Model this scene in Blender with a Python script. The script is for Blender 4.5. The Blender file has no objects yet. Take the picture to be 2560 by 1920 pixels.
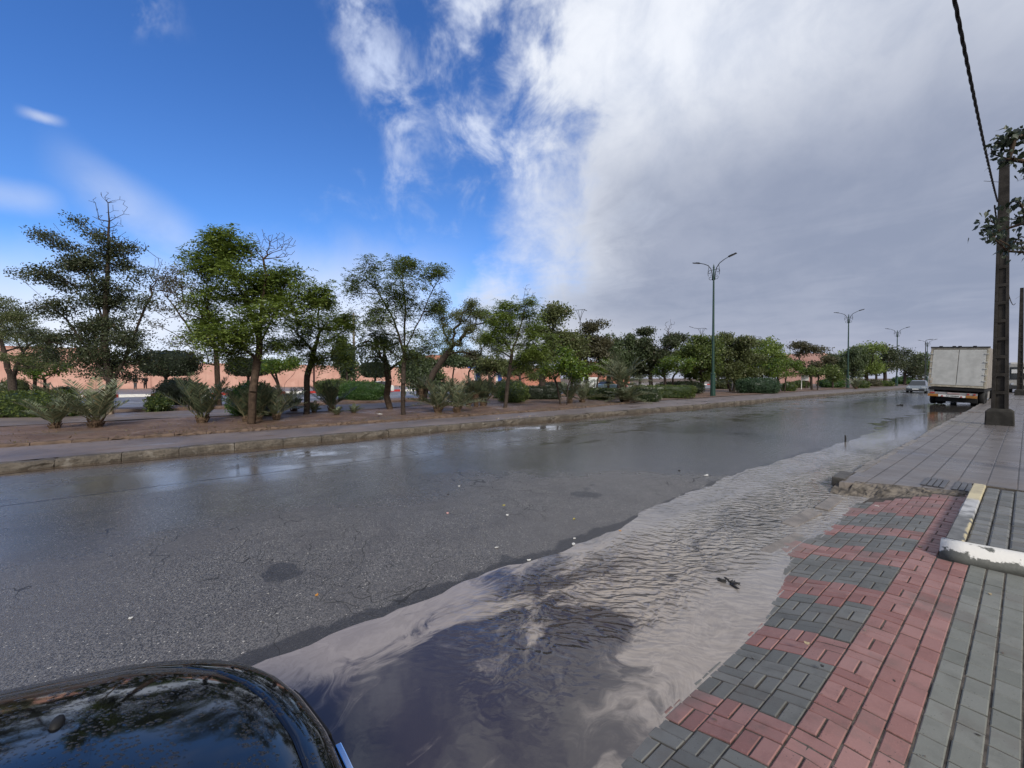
import bpy, bmesh, math, random
import numpy as np
from mathutils import Vector, Matrix, Euler
R = math.radians
SC = bpy.context.scene
COL = SC.collection
TH = R(53.21); PITCH = R(0.862); FPX = 964.0; HOR = 945.5; EYE = 1.6
CT, ST = math.cos(TH), math.sin(TH)
NP = np.random.RandomState
# world: +Y runs along the street, +X across it to the right, z = 0 is the top of the pavements, the carriageway lies at -0.15

def cam2w(xc, zc, z=0.0):
    return Vector((xc*CT - zc*ST, xc*ST + zc*CT, z))
def at(u, v, z=0.0):
    """ground point seen at a photo pixel (2560 x 1920)"""
    zc = (EYE - z)*FPX/(v - HOR)
    return cam2w((u - 1280)/FPX*zc, zc, z)
def at_depth(u, v, zc):
    p = cam2w((u - 1280)/FPX*zc, zc)
    p.z = EYE + (HOR - v)/FPX*zc
    return p
def depth(p):
    return -p[0]*ST + p[1]*CT

# ------------------------------------------------------------------ tagging
def tag(o, label=None, cat=None, group=None, kind=None):
    if label: o['label'] = label
    if cat: o['category'] = cat
    if group: o['group'] = group
    if kind: o['kind'] = kind
    return o
def empty(name, loc, rz=0, label=None, cat=None, group=None):
    o = bpy.data.objects.new(name, None); COL.objects.link(o)
    o.location = loc; o.rotation_euler = (0, 0, rz); o.empty_display_size = .2
    return tag(o, label, cat, group)
def link(name, me, mat=None, parent=None, loc=None, smooth=False):
    o = bpy.data.objects.new(name, me); COL.objects.link(o)
    if mat is not None:
        for m in (mat if isinstance(mat, (list, tuple)) else [mat]): me.materials.append(m)
    if parent: o.parent = parent
    if loc is not None: o.location = loc
    if smooth: me.shade_smooth()
    return o
def copy_tree(o, parent=None):
    c = o.copy(); COL.objects.link(c)
    if parent: c.parent = parent
    for ch in o.children: copy_tree(ch, c)
    return c

# ------------------------------------------------------------------ mesh builder
class MB:
    def __init__(s): s.v = []; s.f = []; s.m = []
    def add(s, verts, faces, mi=0):
        b = len(s.v); s.v += [tuple(p) for p in verts]
        s.f += [tuple(b + i for i in f) for f in faces]; s.m += [mi]*len(faces); return s
    def box(s, c, d, rot=None, mi=0, taper=1.0):
        x, y, z = d[0]/2, d[1]/2, d[2]/2; t = taper
        vs = [(-x,-y,-z),(x,-y,-z),(x,y,-z),(-x,y,-z),(-x*t,-y*t,z),(x*t,-y*t,z),(x*t,y*t,z),(-x*t,y*t,z)]
        if rot is not None: vs = [tuple(rot @ Vector(p)) for p in vs]
        return s.add([(p[0]+c[0], p[1]+c[1], p[2]+c[2]) for p in vs],
                     [(3,2,1,0),(4,5,6,7),(0,1,5,4),(1,2,6,5),(2,3,7,6),(3,0,4,7)], mi)
    def brick(s, x0, x1, y0, y1, zf, b=.006, h=.03, tilt=(0,0,0), mi=0):
        """bevelled paver whose top follows zf(x, y)"""
        cxm, cym = (x0+x1)/2, (y0+y1)/2
        def z(x, y): return zf(x, y) + tilt[0] + tilt[1]*(x-cxm) + tilt[2]*(y-cym)
        o = [(x0,y0),(x1,y0),(x1,y1),(x0,y1)]; i = [(x0+b,y0+b),(x1-b,y0+b),(x1-b,y1-b),(x0+b,y1-b)]
        vs = [(x,y,z(x,y)) for x,y in i] + [(x,y,z(x,y)-b*.8) for x,y in o] + [(x,y,z(x,y)-h) for x,y in o]
        return s.add(vs, [(0,1,2,3)] + [(4+k,4+(k+1)%4,(k+1)%4,k) for k in range(4)] + [(8+k,8+(k+1)%4,4+(k+1)%4,4+k) for k in range(4)], mi)
    def tube(s, pts, rad, n=8, mi=0, caps=True):
        pts = [Vector(p) for p in pts]
        if not hasattr(rad, '__len__'): rad = [rad]*len(pts)
        rings = []; up = None
        for k, p in enumerate(pts):
            t = (pts[min(k+1, len(pts)-1)] - pts[max(k-1, 0)]).normalized()
            if up is None: up = Vector((1,0,0)) if abs(t.x) < .8 else Vector((0,1,0))
            a = t.cross(up).normalized(); b = a.cross(t); up = b
            rings.append([p + (a*math.cos(2*math.pi*j/n) + b*math.sin(2*math.pi*j/n))*rad[k] for j in range(n)])
        vs = [q for r in rings for q in r]; fs = []
        for k in range(len(pts)-1):
            for j in range(n): fs.append((k*n+j, k*n+(j+1)%n, (k+1)*n+(j+1)%n, (k+1)*n+j))
        if caps: fs += [tuple(range(n-1,-1,-1)), tuple((len(pts)-1)*n+j for j in range(n))]
        return s.add(vs, fs, mi)
    def lathe(s, prof, c=(0,0,0), n=16, mi=0):
        vs = [(c[0]+r*math.cos(2*math.pi*j/n), c[1]+r*math.sin(2*math.pi*j/n), c[2]+z) for r, z in prof for j in range(n)]
        fs = [(k*n+j, k*n+(j+1)%n, (k+1)*n+(j+1)%n, (k+1)*n+j) for k in range(len(prof)-1) for j in range(n)]
        return s.add(vs, fs, mi)
    def prism(s, poly, axis, a, b, mi=0):
        """polygon given in the plane across `axis`, extruded from a to b"""
        def P(p, t): return (t, p[0], p[1]) if axis == 0 else ((p[0], t, p[1]) if axis == 1 else (p[0], p[1], t))
        n = len(poly)
        return s.add([P(p, a) for p in poly] + [P(p, b) for p in poly],
                     [tuple(range(n))[::-1], tuple(range(n, 2*n))] + [(k, (k+1)%n, n+(k+1)%n, n+k) for k in range(n)], mi)
    def loft(s, rings, mi=0, close=True, caps=True):
        n = len(rings[0]); vs = [p for r in rings for p in r]; fs = []
        for k in range(len(rings)-1):
            for j in range(n if close else n-1): fs.append((k*n+j, k*n+(j+1)%n, (k+1)*n+(j+1)%n, (k+1)*n+j))
        if caps: fs += [tuple(range(n))[::-1], tuple((len(rings)-1)*n + j for j in range(n))]
        return s.add(vs, fs, mi)
    def mesh(s, name, fix=True):
        me = bpy.data.meshes.new(name); me.from_pydata(s.v, [], s.f)
        me.polygons.foreach_set('material_index', s.m)
        if fix:
            bm = bmesh.new(); bm.from_mesh(me); bmesh.ops.recalc_face_normals(bm, faces=bm.faces); bm.to_mesh(me); bm.free()
        return me
    def build(s, name, mat, parent=None, loc=None, smooth=False, bevel=0, fix=True, auto=None):
        o = link(name, s.mesh(name, fix), mat, parent, loc, smooth)
        if bevel:
            m = o.modifiers.new('bevel', 'BEVEL'); m.width = bevel; m.segments = 2; m.limit_method = 'ANGLE'; m.angle_limit = R(40)
        return o

def quad_mesh(name, Q, tint):
    """Q (N,4,3) separate quads with a per-face random value"""
    Q = np.asarray(Q, dtype=np.float32); n = len(Q)
    me = bpy.data.meshes.new(name)
    me.vertices.add(4*n); me.vertices.foreach_set('co', Q.reshape(-1))
    me.loops.add(4*n); me.loops.foreach_set('vertex_index', np.arange(4*n, dtype=np.int32))
    me.polygons.add(n); me.polygons.foreach_set('loop_start', np.arange(0, 4*n, 4, dtype=np.int32))
    me.polygons.foreach_set('loop_total', np.full(n, 4, dtype=np.int32))
    me.update(calc_edges=True)
    a = me.attributes.new('tint', 'FLOAT', 'FACE'); a.data.foreach_set('value', np.asarray(tint, dtype=np.float32))
    return me

# ------------------------------------------------------------------ node helper
class V:
    def __init__(s, nt, so): s.nt, s.so = nt, so
    def _m(s, op, *a, clamp=False):
        n = s.nt.nodes.new('ShaderNodeMath'); n.operation = op; n.use_clamp = clamp
        for i, x in enumerate((s,) + a):
            if isinstance(x, V): s.nt.links.new(x.so, n.inputs[i])
            else: n.inputs[i].default_value = x
        return V(s.nt, n.outputs[0])
    def __add__(s, o): return s._m('ADD', o)
    __radd__ = __add__
    def __sub__(s, o): return s._m('SUBTRACT', o)
    def __rsub__(s, o): return (s*-1.0) + o
    def __mul__(s, o): return s._m('MULTIPLY', o)
    __rmul__ = __mul__
    def __truediv__(s, o): return s._m('DIVIDE', o)
    def max(s, o): return s._m('MAXIMUM', o)
    def min(s, o): return s._m('MINIMUM', o)
    def pow(s, o): return s._m('POWER', o)
    def abs(s): return s._m('ABSOLUTE')
    def frac(s): return s._m('FRACT')
    def floor(s): return s._m('FLOOR')
    def gt(s, o): return s._m('GREATER_THAN', o)
    def lt(s, o): return s._m('LESS_THAN', o)
    def sm(s, a, b, lo=0.0, hi=1.0):
        n = s.nt.nodes.new('ShaderNodeMapRange'); n.interpolation_type = 'SMOOTHSTEP'
        s.nt.links.new(s.so, n.inputs[0])
        for i, x in enumerate((a, b, lo, hi)): n.inputs[i+1].default_value = x
        return V(s.nt, n.outputs[0])
class G:
    """one material's (or the world's) node graph"""
    def __init__(s, nt): s.nt = nt; nt.nodes.clear()
    def n(s, t, **k):
        x = s.nt.nodes.new(t)
        for a, b in k.items(): setattr(x, a, b)
        return x
    def set(s, inp, x):
        if isinstance(x, V): s.nt.links.new(x.so, inp)
        elif hasattr(x, 'node') and hasattr(x, 'is_linked'): s.nt.links.new(x, inp)
        elif isinstance(x, (tuple, list)) and len(x) == 3 and inp.type == 'RGBA': inp.default_value = (*x, 1)
        else: inp.default_value = x
    def vec(s, x, y, z=0.0):
        c = s.n('ShaderNodeCombineXYZ')
        for i, a in enumerate((x, y, z)): s.set(c.inputs[i], a)
        return c.outputs[0]
    def sep(s, so):
        c = s.n('ShaderNodeSeparateXYZ'); s.nt.links.new(so, c.inputs[0])
        return [V(s.nt, o) for o in c.outputs]
    def pos(s, obj=False):
        return s.n('ShaderNodeTexCoord').outputs['Object'] if obj else s.n('ShaderNodeNewGeometry').outputs['Position']
    def noise(s, vec, scale, detail=3, rough=.55, dist=0.0, col=False):
        x = s.n('ShaderNodeTexNoise'); s.nt.links.new(vec, x.inputs['Vector'])
        x.inputs['Scale'].default_value = scale; x.inputs['Detail'].default_value = detail
        x.inputs['Roughness'].default_value = rough; x.inputs['Distortion'].default_value = dist
        return x.outputs['Color'] if col else V(s.nt, x.outputs['Fac'])
    def voro(s, vec, scale, feature='F1', out='Distance', rnd=1.0):
        x = s.n('ShaderNodeTexVoronoi', feature=feature); s.nt.links.new(vec, x.inputs['Vector'])
        x.inputs['Scale'].default_value = scale; x.inputs['Randomness'].default_value = rnd
        return x.outputs[out] if out == 'Color' else V(s.nt, x.outputs[out])
    def mix(s, f, a, b, mode='MIX'):
        x = s.n('ShaderNodeMix', data_type='RGBA', blend_type=mode)
        s.set(x.inputs[0], f); s.set(x.inputs[6], a); s.set(x.inputs[7], b)
        return x.outputs[2]
    def scale(s, c, k):
        return s.mix(1.0, c, s.rgb(k), 'MULTIPLY')
    def rgb(s, k):
        c = s.n('ShaderNodeCombineColor')
        for i in range(3): s.set(c.inputs[i], k)
        return c.outputs[0]
    def bump(s, h, strength=.4, dist=.01, normal=None):
        b = s.n('ShaderNodeBump'); s.set(b.inputs['Height'], h); s.set(b.inputs['Strength'], strength); b.inputs['Distance'].default_value = dist
        if normal is not None: s.nt.links.new(normal, b.inputs['Normal'])
        return b.outputs[0]
    def out(s, sh): 
        o = s.n('ShaderNodeOutputMaterial'); s.nt.links.new(sh, o.inputs['Surface'])
    def principled(s, base, rough=.6, spec=.5, metal=0.0, normal=None, coat=0.0, emit=None):
        p = s.n('ShaderNodeBsdfPrincipled')
        s.set(p.inputs['Base Color'], base); s.set(p.inputs['Roughness'], rough); s.set(p.inputs['Specular IOR Level'], spec)
        s.set(p.inputs['Metallic'], metal); s.set(p.inputs['Coat Weight'], coat); p.inputs['Coat Roughness'].default_value = .04
        if normal is not None: s.nt.links.new(normal, p.inputs['Normal'])
        if emit: p.inputs['Emission Color'].default_value = (*emit[0], 1); p.inputs['Emission Strength'].default_value = emit[1]
        return p.outputs[0]
def mat(name):
    m = bpy.data.materials.new(name); m.use_nodes = True
    return m, G(m.node_tree)
def simple(name, c, rough=.6, spec=.4, metal=0.0, coat=0.0, var=.25, scale=6, bump=.0, bscale=60, c2=None):
    m, g = mat(name); p = g.pos(True)
    n = g.noise(p, scale, 5, .6)
    c2 = c2 or tuple(x*(1-var) for x in c)
    base = g.mix(n.sm(.35, .68), c, c2)
    nm = g.bump(g.noise(p, bscale, 3), bump, .01) if bump else None
    g.out(g.principled(base, rough, spec, metal, nm, coat)); return m
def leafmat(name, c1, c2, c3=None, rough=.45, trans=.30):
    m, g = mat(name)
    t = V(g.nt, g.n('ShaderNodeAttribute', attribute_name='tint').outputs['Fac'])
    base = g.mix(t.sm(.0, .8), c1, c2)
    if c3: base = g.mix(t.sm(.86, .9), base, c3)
    b = g.principled(base, rough, .35)
    tr = g.n('ShaderNodeBsdfTranslucent'); g.nt.links.new(g.mix(.5, base, (c2[0]*1.3, c2[1]*1.4, c2[2]*.8)), tr.inputs[0])
    mx = g.n('ShaderNodeMixShader'); mx.inputs[0].default_value = trans
    g.nt.links.new(b, mx.inputs[1]); g.nt.links.new(tr.outputs[0], mx.inputs[2]); g.out(mx.outputs[0]); return m

# ------------------------------------------------------------------ materials
def m_asphalt():
    m, g = mat('wet_asphalt'); p = g.pos(); X, Y, Z = g.sep(p)
    big = g.noise(p, .45, 4, .55); mid = g.noise(p, 2.2, 4, .6)
    near = (X + (big - .5)*1.6).sm(-9.3, -6.6)                          # 0 on the smooth strip beside the far kerb, 1 on the coarse carriageway
    cell = g.sep(g.voro(p, 130, out='Color'))
    grain = g.voro(p, 130)
    base = g.mix(cell[0].sm(.05, 1.0), (.032, .031, .031), (.180, .170, .163))
    base = g.mix(cell[1].gt(.992) * near, base, (.55, .52, .47))
    base = g.mix(mid.sm(.4, .7, 0, .4), base, (.062, .058, .060))
    base = g.mix(g.noise(g.vec(X, Y*.6, 9.0), .35, 3).sm(.45, .65)*.5*near, base, (.105, .098, .095))
    wp = g.vec(X + (g.noise(p, 1.3, 3) - .5)*1.3, Y + (g.noise(g.vec(Y, X, 3.0), 1.1, 3) - .5)*1.6, 0.0)
    cr = g.voro(wp, .95, 'DISTANCE_TO_EDGE').lt(.0034)
    cr2 = g.voro(wp, 3.6, 'DISTANCE_TO_EDGE').lt(.008) * g.noise(p, .55, 2).sm(.58, .62)
    crack = (cr * g.noise(p, .45, 2).sm(.46, .52)).max(cr2) * near
    seam = ((X + 8.4 + (g.noise(g.vec(0.0, Y, 0.0), .6, 4) - .5)*.25).abs().lt(.022)) * g.noise(g.vec(0.0, Y, 7.0), .5, 3).sm(.4, .5)
    joint = (((Y + (X*.02))/3.4).frac().lt(.013)) * X.lt(-8.4) * g.noise(p, .7, 2).sm(.45, .52)
    patch = (g.noise(g.vec(X*1.2, Y, 4.0), .75, 2, .5) + (g.noise(p, 6, 4) - .5)*.10).sm(.705, .725) * near
    dark = crack.max(seam).max(joint*.45)
    rim = (X + 2.93 + (Y - 4.0).max(0.0).min(3.0)*.08 + (mid - .5)*.30 + (g.noise(p, 9, 3) - .5)*.12).sm(-.05, .0) * Y.lt(12.0)
    base = g.mix(rim*.72, base, (.022, .021, .023))
    base = g.mix(dark*.7, base, (.008, .008, .008))
    base = g.mix(patch*.6, base, (.018, .018, .021))
    mud = X.sm(-11.1, -10.5, 1, 0)
    base = g.mix(mud*.7, base, (.085, .058, .040))
    rough = (.35 - (1.0 - near)*.08 + (big - .5)*.3 + (mid - .5)*.25 + X.sm(-5.5, -3.0)*.10).max(.16)
    rough = rough + dark*.2
    shine = g.noise(g.vec(X*.9, Y*.30, 5.0), 1.3, 4, .6).sm(.56, .64) * X.sm(-6.5, -7.6)
    film = (Y - (5.84 + (X + 4.06)*1.1) + (mid - .5)*3.0 + (big - .5)*2.0).sm(-.3, .8).max((X + (big - .5)*3.0 + (mid - .5)*1.2).sm(-4.6, -6.6)*.85) * near
    rough = rough*(1.0 - film*.60)
    base = g.mix(film*.42, base, (.034, .035, .038))
    wet = g.noise(g.vec(X*.8, Y*.35, 2.0), .8, 3).sm(.55, .66)
    rough = (rough - wet*.13*(1.0 - X.sm(-6.0, -4.0)*.7)).max(.14)
    rough = rough*(1.0 - shine*.72)
    nm = g.bump(grain*(-1.0)*near*.9 + g.noise(p, 25, 4)*.25 - dark*1.2, (near*.36 + .08)*(1.0 - film*.72)*(1.0 - shine*.8) - wet*.05, .008)
    g.out(g.principled(base, rough, .55, normal=nm)); return m
def m_slab():
    m, g = mat('sidewalk_pavers'); p = g.pos(); X, Y, Z = g.sep(p)
    cu = (X + .07)/.28; col = cu.floor(); fu = cu.frac()
    rv = Y/.115 + (col*.37); row = rv.floor(); fv = rv.frac()
    wn = g.n('ShaderNodeTexWhiteNoise', noise_dimensions='3D'); g.nt.links.new(g.vec(col, row, 1.0), wn.inputs[0])
    rnd = V(g.nt, wn.outputs[0])
    eu = (fu - .5).abs().sm(.455, .485); ev = (fv - .5).abs().sm(.40, .47)*(rnd*.6 + .4)
    e = eu.max(ev*.7)
    n = g.noise(p, 1.1, 5, .6)
    base = g.mix(rnd, (.110, .100, .098), (.170, .153, .148))
    base = g.mix(n.sm(.42, .66)*.6, base, (.10, .088, .085))
    base = g.mix(e*.85, base, (.030, .027, .027))
    mud = g.noise(p, .5, 5, .65).sm(.48, .62) * Y.sm(9.0, 13.0, 1, 0)
    base = g.mix(mud*.6, base, (.13, .105, .085))
    rough = (.34 + (n - .5)*.5 + e*.2 - g.noise(p, .33, 3).sm(.5, .65)*.16).max(.12)
    nm = g.bump(e*(-1.0) + g.noise(p, 30, 3)*.2 + rnd*.15, .5, .008)
    g.out(g.principled(base, rough, .5, normal=nm)); return m
def m_paver(name, ca, cb, mudx=None):
    m, g = mat(name); p = g.pos(); X, Y, Z = g.sep(p)
    r = V(g.nt, g.n('ShaderNodeNewGeometry').outputs['Random Per Island'])
    n = g.noise(p, 6, 5, .65); fine = g.noise(p, 140, 3, .7)
    base = g.mix(r, ca, cb)
    base = g.mix(n.sm(.45, .75)*.45, base, tuple(x*.55 for x in ca))
    base = g.mix(fine.sm(.55, .72)*.35, base, tuple(min(1, x*1.45) for x in cb))
    spots = g.voro(p, 55).lt(.16) * g.noise(p, 9, 2).sm(.5, .6)
    base = g.mix(spots*.6, base, (.02, .02, .02))
    base = g.mix(g.noise(p, 1.7, 6, .68).sm(.50, .68)*.55, base, (.10, .085, .074))
    if mudx is not None:
        k = (X + (Y*.055) + (g.noise(p, 2.6, 4, .6) - .5)*.5).sm(-1.32, -.95, 1, 0)
        base = g.mix(k*.85, base, (.155, .135, .12))
    rough = (.50 + (n - .5)*.5 - r*.08).max(.18)
    nm = g.bump(fine*.5 + g.noise(p, 35, 3)*.5, .35, .004)
    g.out(g.principled(base, rough, .5, normal=nm)); return m
def m_water():
    m, g = mat('muddy_water'); p = g.pos(); X, Y, Z = g.sep(p)
    fl = g.vec(X*1.55 + Y*.25, Y*.8 - X*.2, 0.0)
    w1 = g.sep(g.noise(fl, .9, 2, .5, 0.0, True)); 
    q = g.vec(X*1.5 + (w1[0] - .5)*2.6 + Y*.2, Y*.72 + (w1[1] - .5)*2.6, 1.7)
    w2 = g.sep(g.noise(q, 2.2, 3, .6, 0.0, True))
    q2 = g.vec(X*1.5 + (w1[0] - .5)*2.2 + Y*.2 + (w2[0] - .5)*.6, Y*.72 + (w1[1] - .5)*2.2 + (w2[1] - .5)*.6, 1.7)
    a = g.noise(q2, 1.25, 9, .62, .25)
    fine = g.noise(g.vec(X*9 + (w2[0] - .5)*6, Y*6 + (w2[1] - .5)*6, 0.0), 1.0, 5, .65)
    band = (X + 2.36 + (w1[1] - .5)*.7).sm(-.30, .22, .20, 0) * Y.sm(1.3, 2.3, 1, .15)       # silt lies along the shore
    right = (X + 1.15 + Y*.085 + (w1[0] - .5)*.6).sm(-.55, -.05) * Y.sm(.9, 2.1, .03, .13)
    midf = Y.sm(1.7, 3.4, 0, .11)
    silt = (a + (fine - .5)*.10 + band + right + midf).sm(.50, .625)
    base = g.mix(silt, (.040, .033, .036), g.mix(fine.sm(.35, .65), (.215, .184, .162), (.265, .230, .205)))
    far = Y.sm(2.0, 5.0)
    base = g.mix(far*.85, base, g.mix((a + (fine - .5)*.3).sm(.35, .65), (.165, .157, .152), (.245, .233, .224)))  # paler mud downstream; part of the sky's reflection is put into this colour
    clear = Y.sm(15.0, 20.0)
    base = g.mix(clear*.9, base, (.055, .05, .045))
    rough = (.025 + silt*.12*(1.0 - far*.85)) - clear*.015
    d = (X + 2.05 - (Y - 3.0).max(0.0)*.03 + (w1[0] - .5)*.5).abs().sm(.15, .75, 1, 0)
    rip = Y.sm(.9, 2.6) * Y.sm(9.0, 15.0, 1, .12) * (d*.85 + .15)
    ca = X*.72 + Y*.69 + (w1[0] - .5)*.5; cb = Y*.72 - X*.69 + (w1[1] - .5)*.35       # along and across the ripple crests
    r1 = g.noise(g.vec(ca*8.5 + (w2[0] - .5)*1.6, cb*16.0 + (w2[1] - .5)*1.6, 0.0), 1.0, 1, .5, .35)
    r2 = g.noise(g.vec(ca*15, cb*30, 2.0), 1.0, 2, .5, .4)
    nm = g.bump(r1.sm(.25, .80)*1.0 + r2*.28, rip*.60 + .004, .062)
    sh = g.principled(base, rough, .8, normal=nm); sh.node.inputs['IOR'].default_value = 1.5; g.out(sh); return m
def m_soil():
    m, g = mat('wet_soil'); p = g.pos(); n = g.noise(p, .9, 6, .62); n2 = g.noise(p, 7, 5, .7)
    base = g.mix(n.sm(.35, .65), (.100, .060, .044), (.165, .108, .078))
    base = g.mix(n2.sm(.5, .7)*.55, base, (.045, .030, .024))
    base = g.mix(g.noise(p, .35, 3).sm(.52, .62)*.6, base, (.105, .085, .080))
    rough = (.70 - n.sm(.5, .7)*.36)
    g.out(g.principled(base, rough, .4, normal=g.bump(n2 + g.noise(p, 30, 3)*.5, .9, .04))); return m
def m_path(name='wet_path', a=(.105,.088,.090), b=(.165,.136,.134), dry=.06):
    m, g = mat(name); p = g.pos(); X, Y, Z = g.sep(p); n = g.noise(p, .7, 6, .6); n2 = g.noise(p, 40, 4, .6)
    base = g.mix(n.sm(.35, .65), a, b)
    base = g.mix(g.noise(g.vec(X*2.2, Y*.6, 0.0), 1.0, 5, .65).sm(.52, .68)*.75, base, (.11, .075, .055))
    base = g.mix(n2.sm(.5, .7)*.3, base, tuple(x*.5 for x in a))
    rough = (.50 + dry + (n - .5)*.6 - g.noise(g.vec(X*1.5, Y*.4, 3.0), 1.0, 3).sm(.55, .65)*.25).max(.12)
    g.out(g.principled(base, rough, .5, normal=g.bump(n2, .35, .006))); return m
def m_kerb():
    m, g = mat('old_kerb_stone'); p = g.pos(); X, Y, Z = g.sep(p)
    n = g.noise(p, 2.0, 6, .65); n2 = g.noise(p, 22, 5, .7)
    base = g.mix(n.sm(.35, .68), (.120, .100, .078), (.060, .049, .038))
    base = g.mix(n2.sm(.46, .64)*.8, base, (.040, .034, .027))
    base = g.mix(g.noise(p, 5, 4).sm(.60, .68)*.5, base, (.21, .19, .165))
    g.out(g.principled(base, .62, .4, normal=g.bump(n2*1.0 + n*.6, .9, .03))); return m
def m_painted():
    m, g = mat('worn_white_paint'); p = g.pos(); n = g.noise(p, 7, 7, .68); X, Y, Z = g.sep(p)
    low = Z.sm(.02, .115, .22, -.05)
    k = (n + low + g.noise(p, 2.0, 3)*.25 - .12).sm(.53, .585)
    base = g.mix(k, (.62, .60, .56), g.mix(g.noise(p, 15, 4), (.05, .052, .042), (.13, .13, .12)))
    g.out(g.principled(base, .55, .4, normal=g.bump(n + g.noise(p, 60, 3)*.3, .5, .01))); return m
def m_bandpaint():
    m, g = mat('worn_band_paint'); p = g.pos(); X, Y, Z = g.sep(p); n = g.noise(p, 5, 6, .65)
    yel = g.mix(n.sm(.4, .65), (.52, .45, .28), (.36, .31, .20))
    whi = g.mix(n.sm(.45, .62), (.42, .42, .42), (.17, .17, .17))
    gre = g.mix(n.sm(.35, .65), (.085, .085, .08), (.19, .19, .185))
    base = g.mix((Y + (n - .5)*.4).sm(7.2, 7.35), g.mix((Y + (n - .5)*.8).sm(6.2, 6.5), gre, whi), yel)
    base = g.mix(((X + .345 + (n - .5)*.05).sm(-.005, .01)) * Y.lt(6.3) * n.sm(.42, .5), base, yel)
    g.out(g.principled(base, .4, .5, normal=g.bump(n, .25, .008))); return m
def m_wall(name, a, b):
    m, g = mat(name); p = g.pos(); X, Y, Z = g.sep(p); n = g.noise(p, .5, 6, .6)
    st = g.noise(g.vec(X*1.5, Y*1.5, Z*.2), 1.0, 4, .6)
    base = g.mix(n.sm(.35, .65), a, b)
    base = g.mix(st.sm(.55, .75)*.4, base, tuple(x*.6 for x in b))
    g.out(g.principled(base, .85, .25, normal=g.bump(g.noise(p, 8, 4), .3, .02))); return m
def m_carpaint():
    m, g = mat('rain_beaded_black_paint'); p = g.pos()
    d = g.voro(p, 85, rnd=.95); sel = g.noise(p, 9, 3).sm(.46, .56)
    drop = d.sm(.12, .40, 1, 0) * sel
    d2 = g.voro(p, 34, rnd=1.0).sm(.10, .30, 1, 0) * g.noise(p, 5, 2).sm(.50, .56)
    base = g.mix(.5, (.004, .005, .007), (.006, .006, .008))
    nm = g.bump(drop*.8 + d2*1.2, .6, .007)
    g.out(g.principled(base, .05, .55, normal=nm, coat=.25)); return m

ASPH, SLAB, WATER, SOIL, PATH, KERB = m_asphalt(), m_slab(), m_water(), m_soil(), m_path(), m_kerb()
P_RED = m_paver('red_paver', (.195, .088, .078), (.270, .142, .128), 1)
P_GREY = m_paver('grey_paver', (.090, .092, .086), (.140, .140, .131), 1)
P_GREEN = m_paver('grey_green_paver', (.120, .125, .110), (.172, .174, .156))
P_BED = simple('sandy_joint', (.092, .080, .070), .8, .2, scale=12, var=.6, bump=.6, bscale=90)
PAINT_W, PAINT_B = m_painted(), m_bandpaint()
FARROAD = m_path('far_asphalt', (.10,.10,.11), (.14,.14,.15))
BARK = simple('dark_bark', (.060, .045, .036), .85, .2, var=.55, scale=14, bump=1.0, bscale=30)
BARK2 = simple('brown_bark', (.080, .054, .038), .85, .2, var=.5, scale=10, bump=1.0, bscale=24)
LIME = simple('limewash_worn', (.38, .30, .22), .85, .2, scale=9, bump=.6, c2=(.13, .085, .06))
TWIG = simple('grey_twig', (.11, .085, .075), .85, .2)
L_JAC = leafmat('jacaranda_leaf', (.040, .068, .018), (.170, .225, .050), (.24, .26, .08))
L_JAC2 = leafmat('jacaranda_leaf_thin', (.038, .058, .022), (.130, .170, .052), (.13, .11, .05))
L_DARK = leafmat('dark_olive_leaf', (.022, .032, .018), (.066, .080, .038), (.09, .07, .04))
L_OLIVE = leafmat('olive_leaf', (.040, .052, .023), (.120, .138, .052), (.13, .11, .06))
L_BROWN = leafmat('sparse_brown_leaf', (.045, .042, .026), (.090, .086, .045), (.10, .075, .045))
L_ORNG = leafmat('citrus_leaf', (.022, .050, .010), (.105, .160, .020), (.20, .22, .03), rough=.35)
L_TOPI = leafmat('clipped_ficus_leaf', (.014, .022, .012), (.040, .052, .026), (.07, .05, .03))
L_HEDGE = leafmat('hedge_leaf', (.026, .044, .013), (.105, .140, .034), (.18, .19, .06))
L_HEDGB = leafmat('bright_hedge_leaf', (.022, .055, .014), (.075, .145, .035), (.12, .17, .05))
L_BLUEG = leafmat('blue_green_bush_leaf', (.020, .042, .022), (.050, .092, .045), (.08, .11, .06))
L_PALM = leafmat('date_palm_leaf', (.050, .066, .038), (.175, .195, .115), (.24, .19, .10), trans=.12)
L_PALMD = leafmat('dark_palm_leaf', (.028, .040, .024), (.095, .115, .062), (.15, .12, .06), trans=.12)
L_PEPP = leafmat('pepper_leaf', (.035, .052, .026), (.085, .115, .052), (.11, .12, .06))
L_HEART = leafmat('heart_leaf', (.018, .028, .018), (.042, .056, .034), trans=.15)
FLOWER = leafmat('hedge_with_pale_flowers', (.020, .034, .014), (.070, .095, .035), (.48, .46, .42))
GREEN_M = simple('dark_green_metal', (.012, .045, .032), .4, .5, var=.3)
GREEN_P = simple('blackish_green_metal', (.016, .022, .022), .45, .5, var=.3)
DARK_M = simple('dark_grey_metal', (.035, .037, .04), .5, .4)
GALV = simple('galvanised', (.16, .165, .18), .5, .5)
POLE_C = simple('weathered_pole_concrete', (.052, .047, .042), .9, .08, var=.45, scale=3, bump=.7, bscale=40)
POLE_B = simple('damp_footing_concrete', (.042, .039, .034), .8, .2, var=.45, scale=4, bump=.8, bscale=25)
BLACK = simple('black_rubber', (.012, .012, .013), .7, .3)
CABLE = simple('black_cable', (.014, .013, .015), .6, .3)
GLASS, _g = mat('dark_glass'); _g.out(_g.principled(_g.mix(.5, (.02, .025, .03), (.02, .025, .03)), .05, .6))
CHROME = simple('chrome', (.75, .77, .8), .12, .5, 1.0, var=.05)
LAMPGL = simple('lamp_lens', (.42, .44, .47), .12, .6, var=.1)
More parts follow.
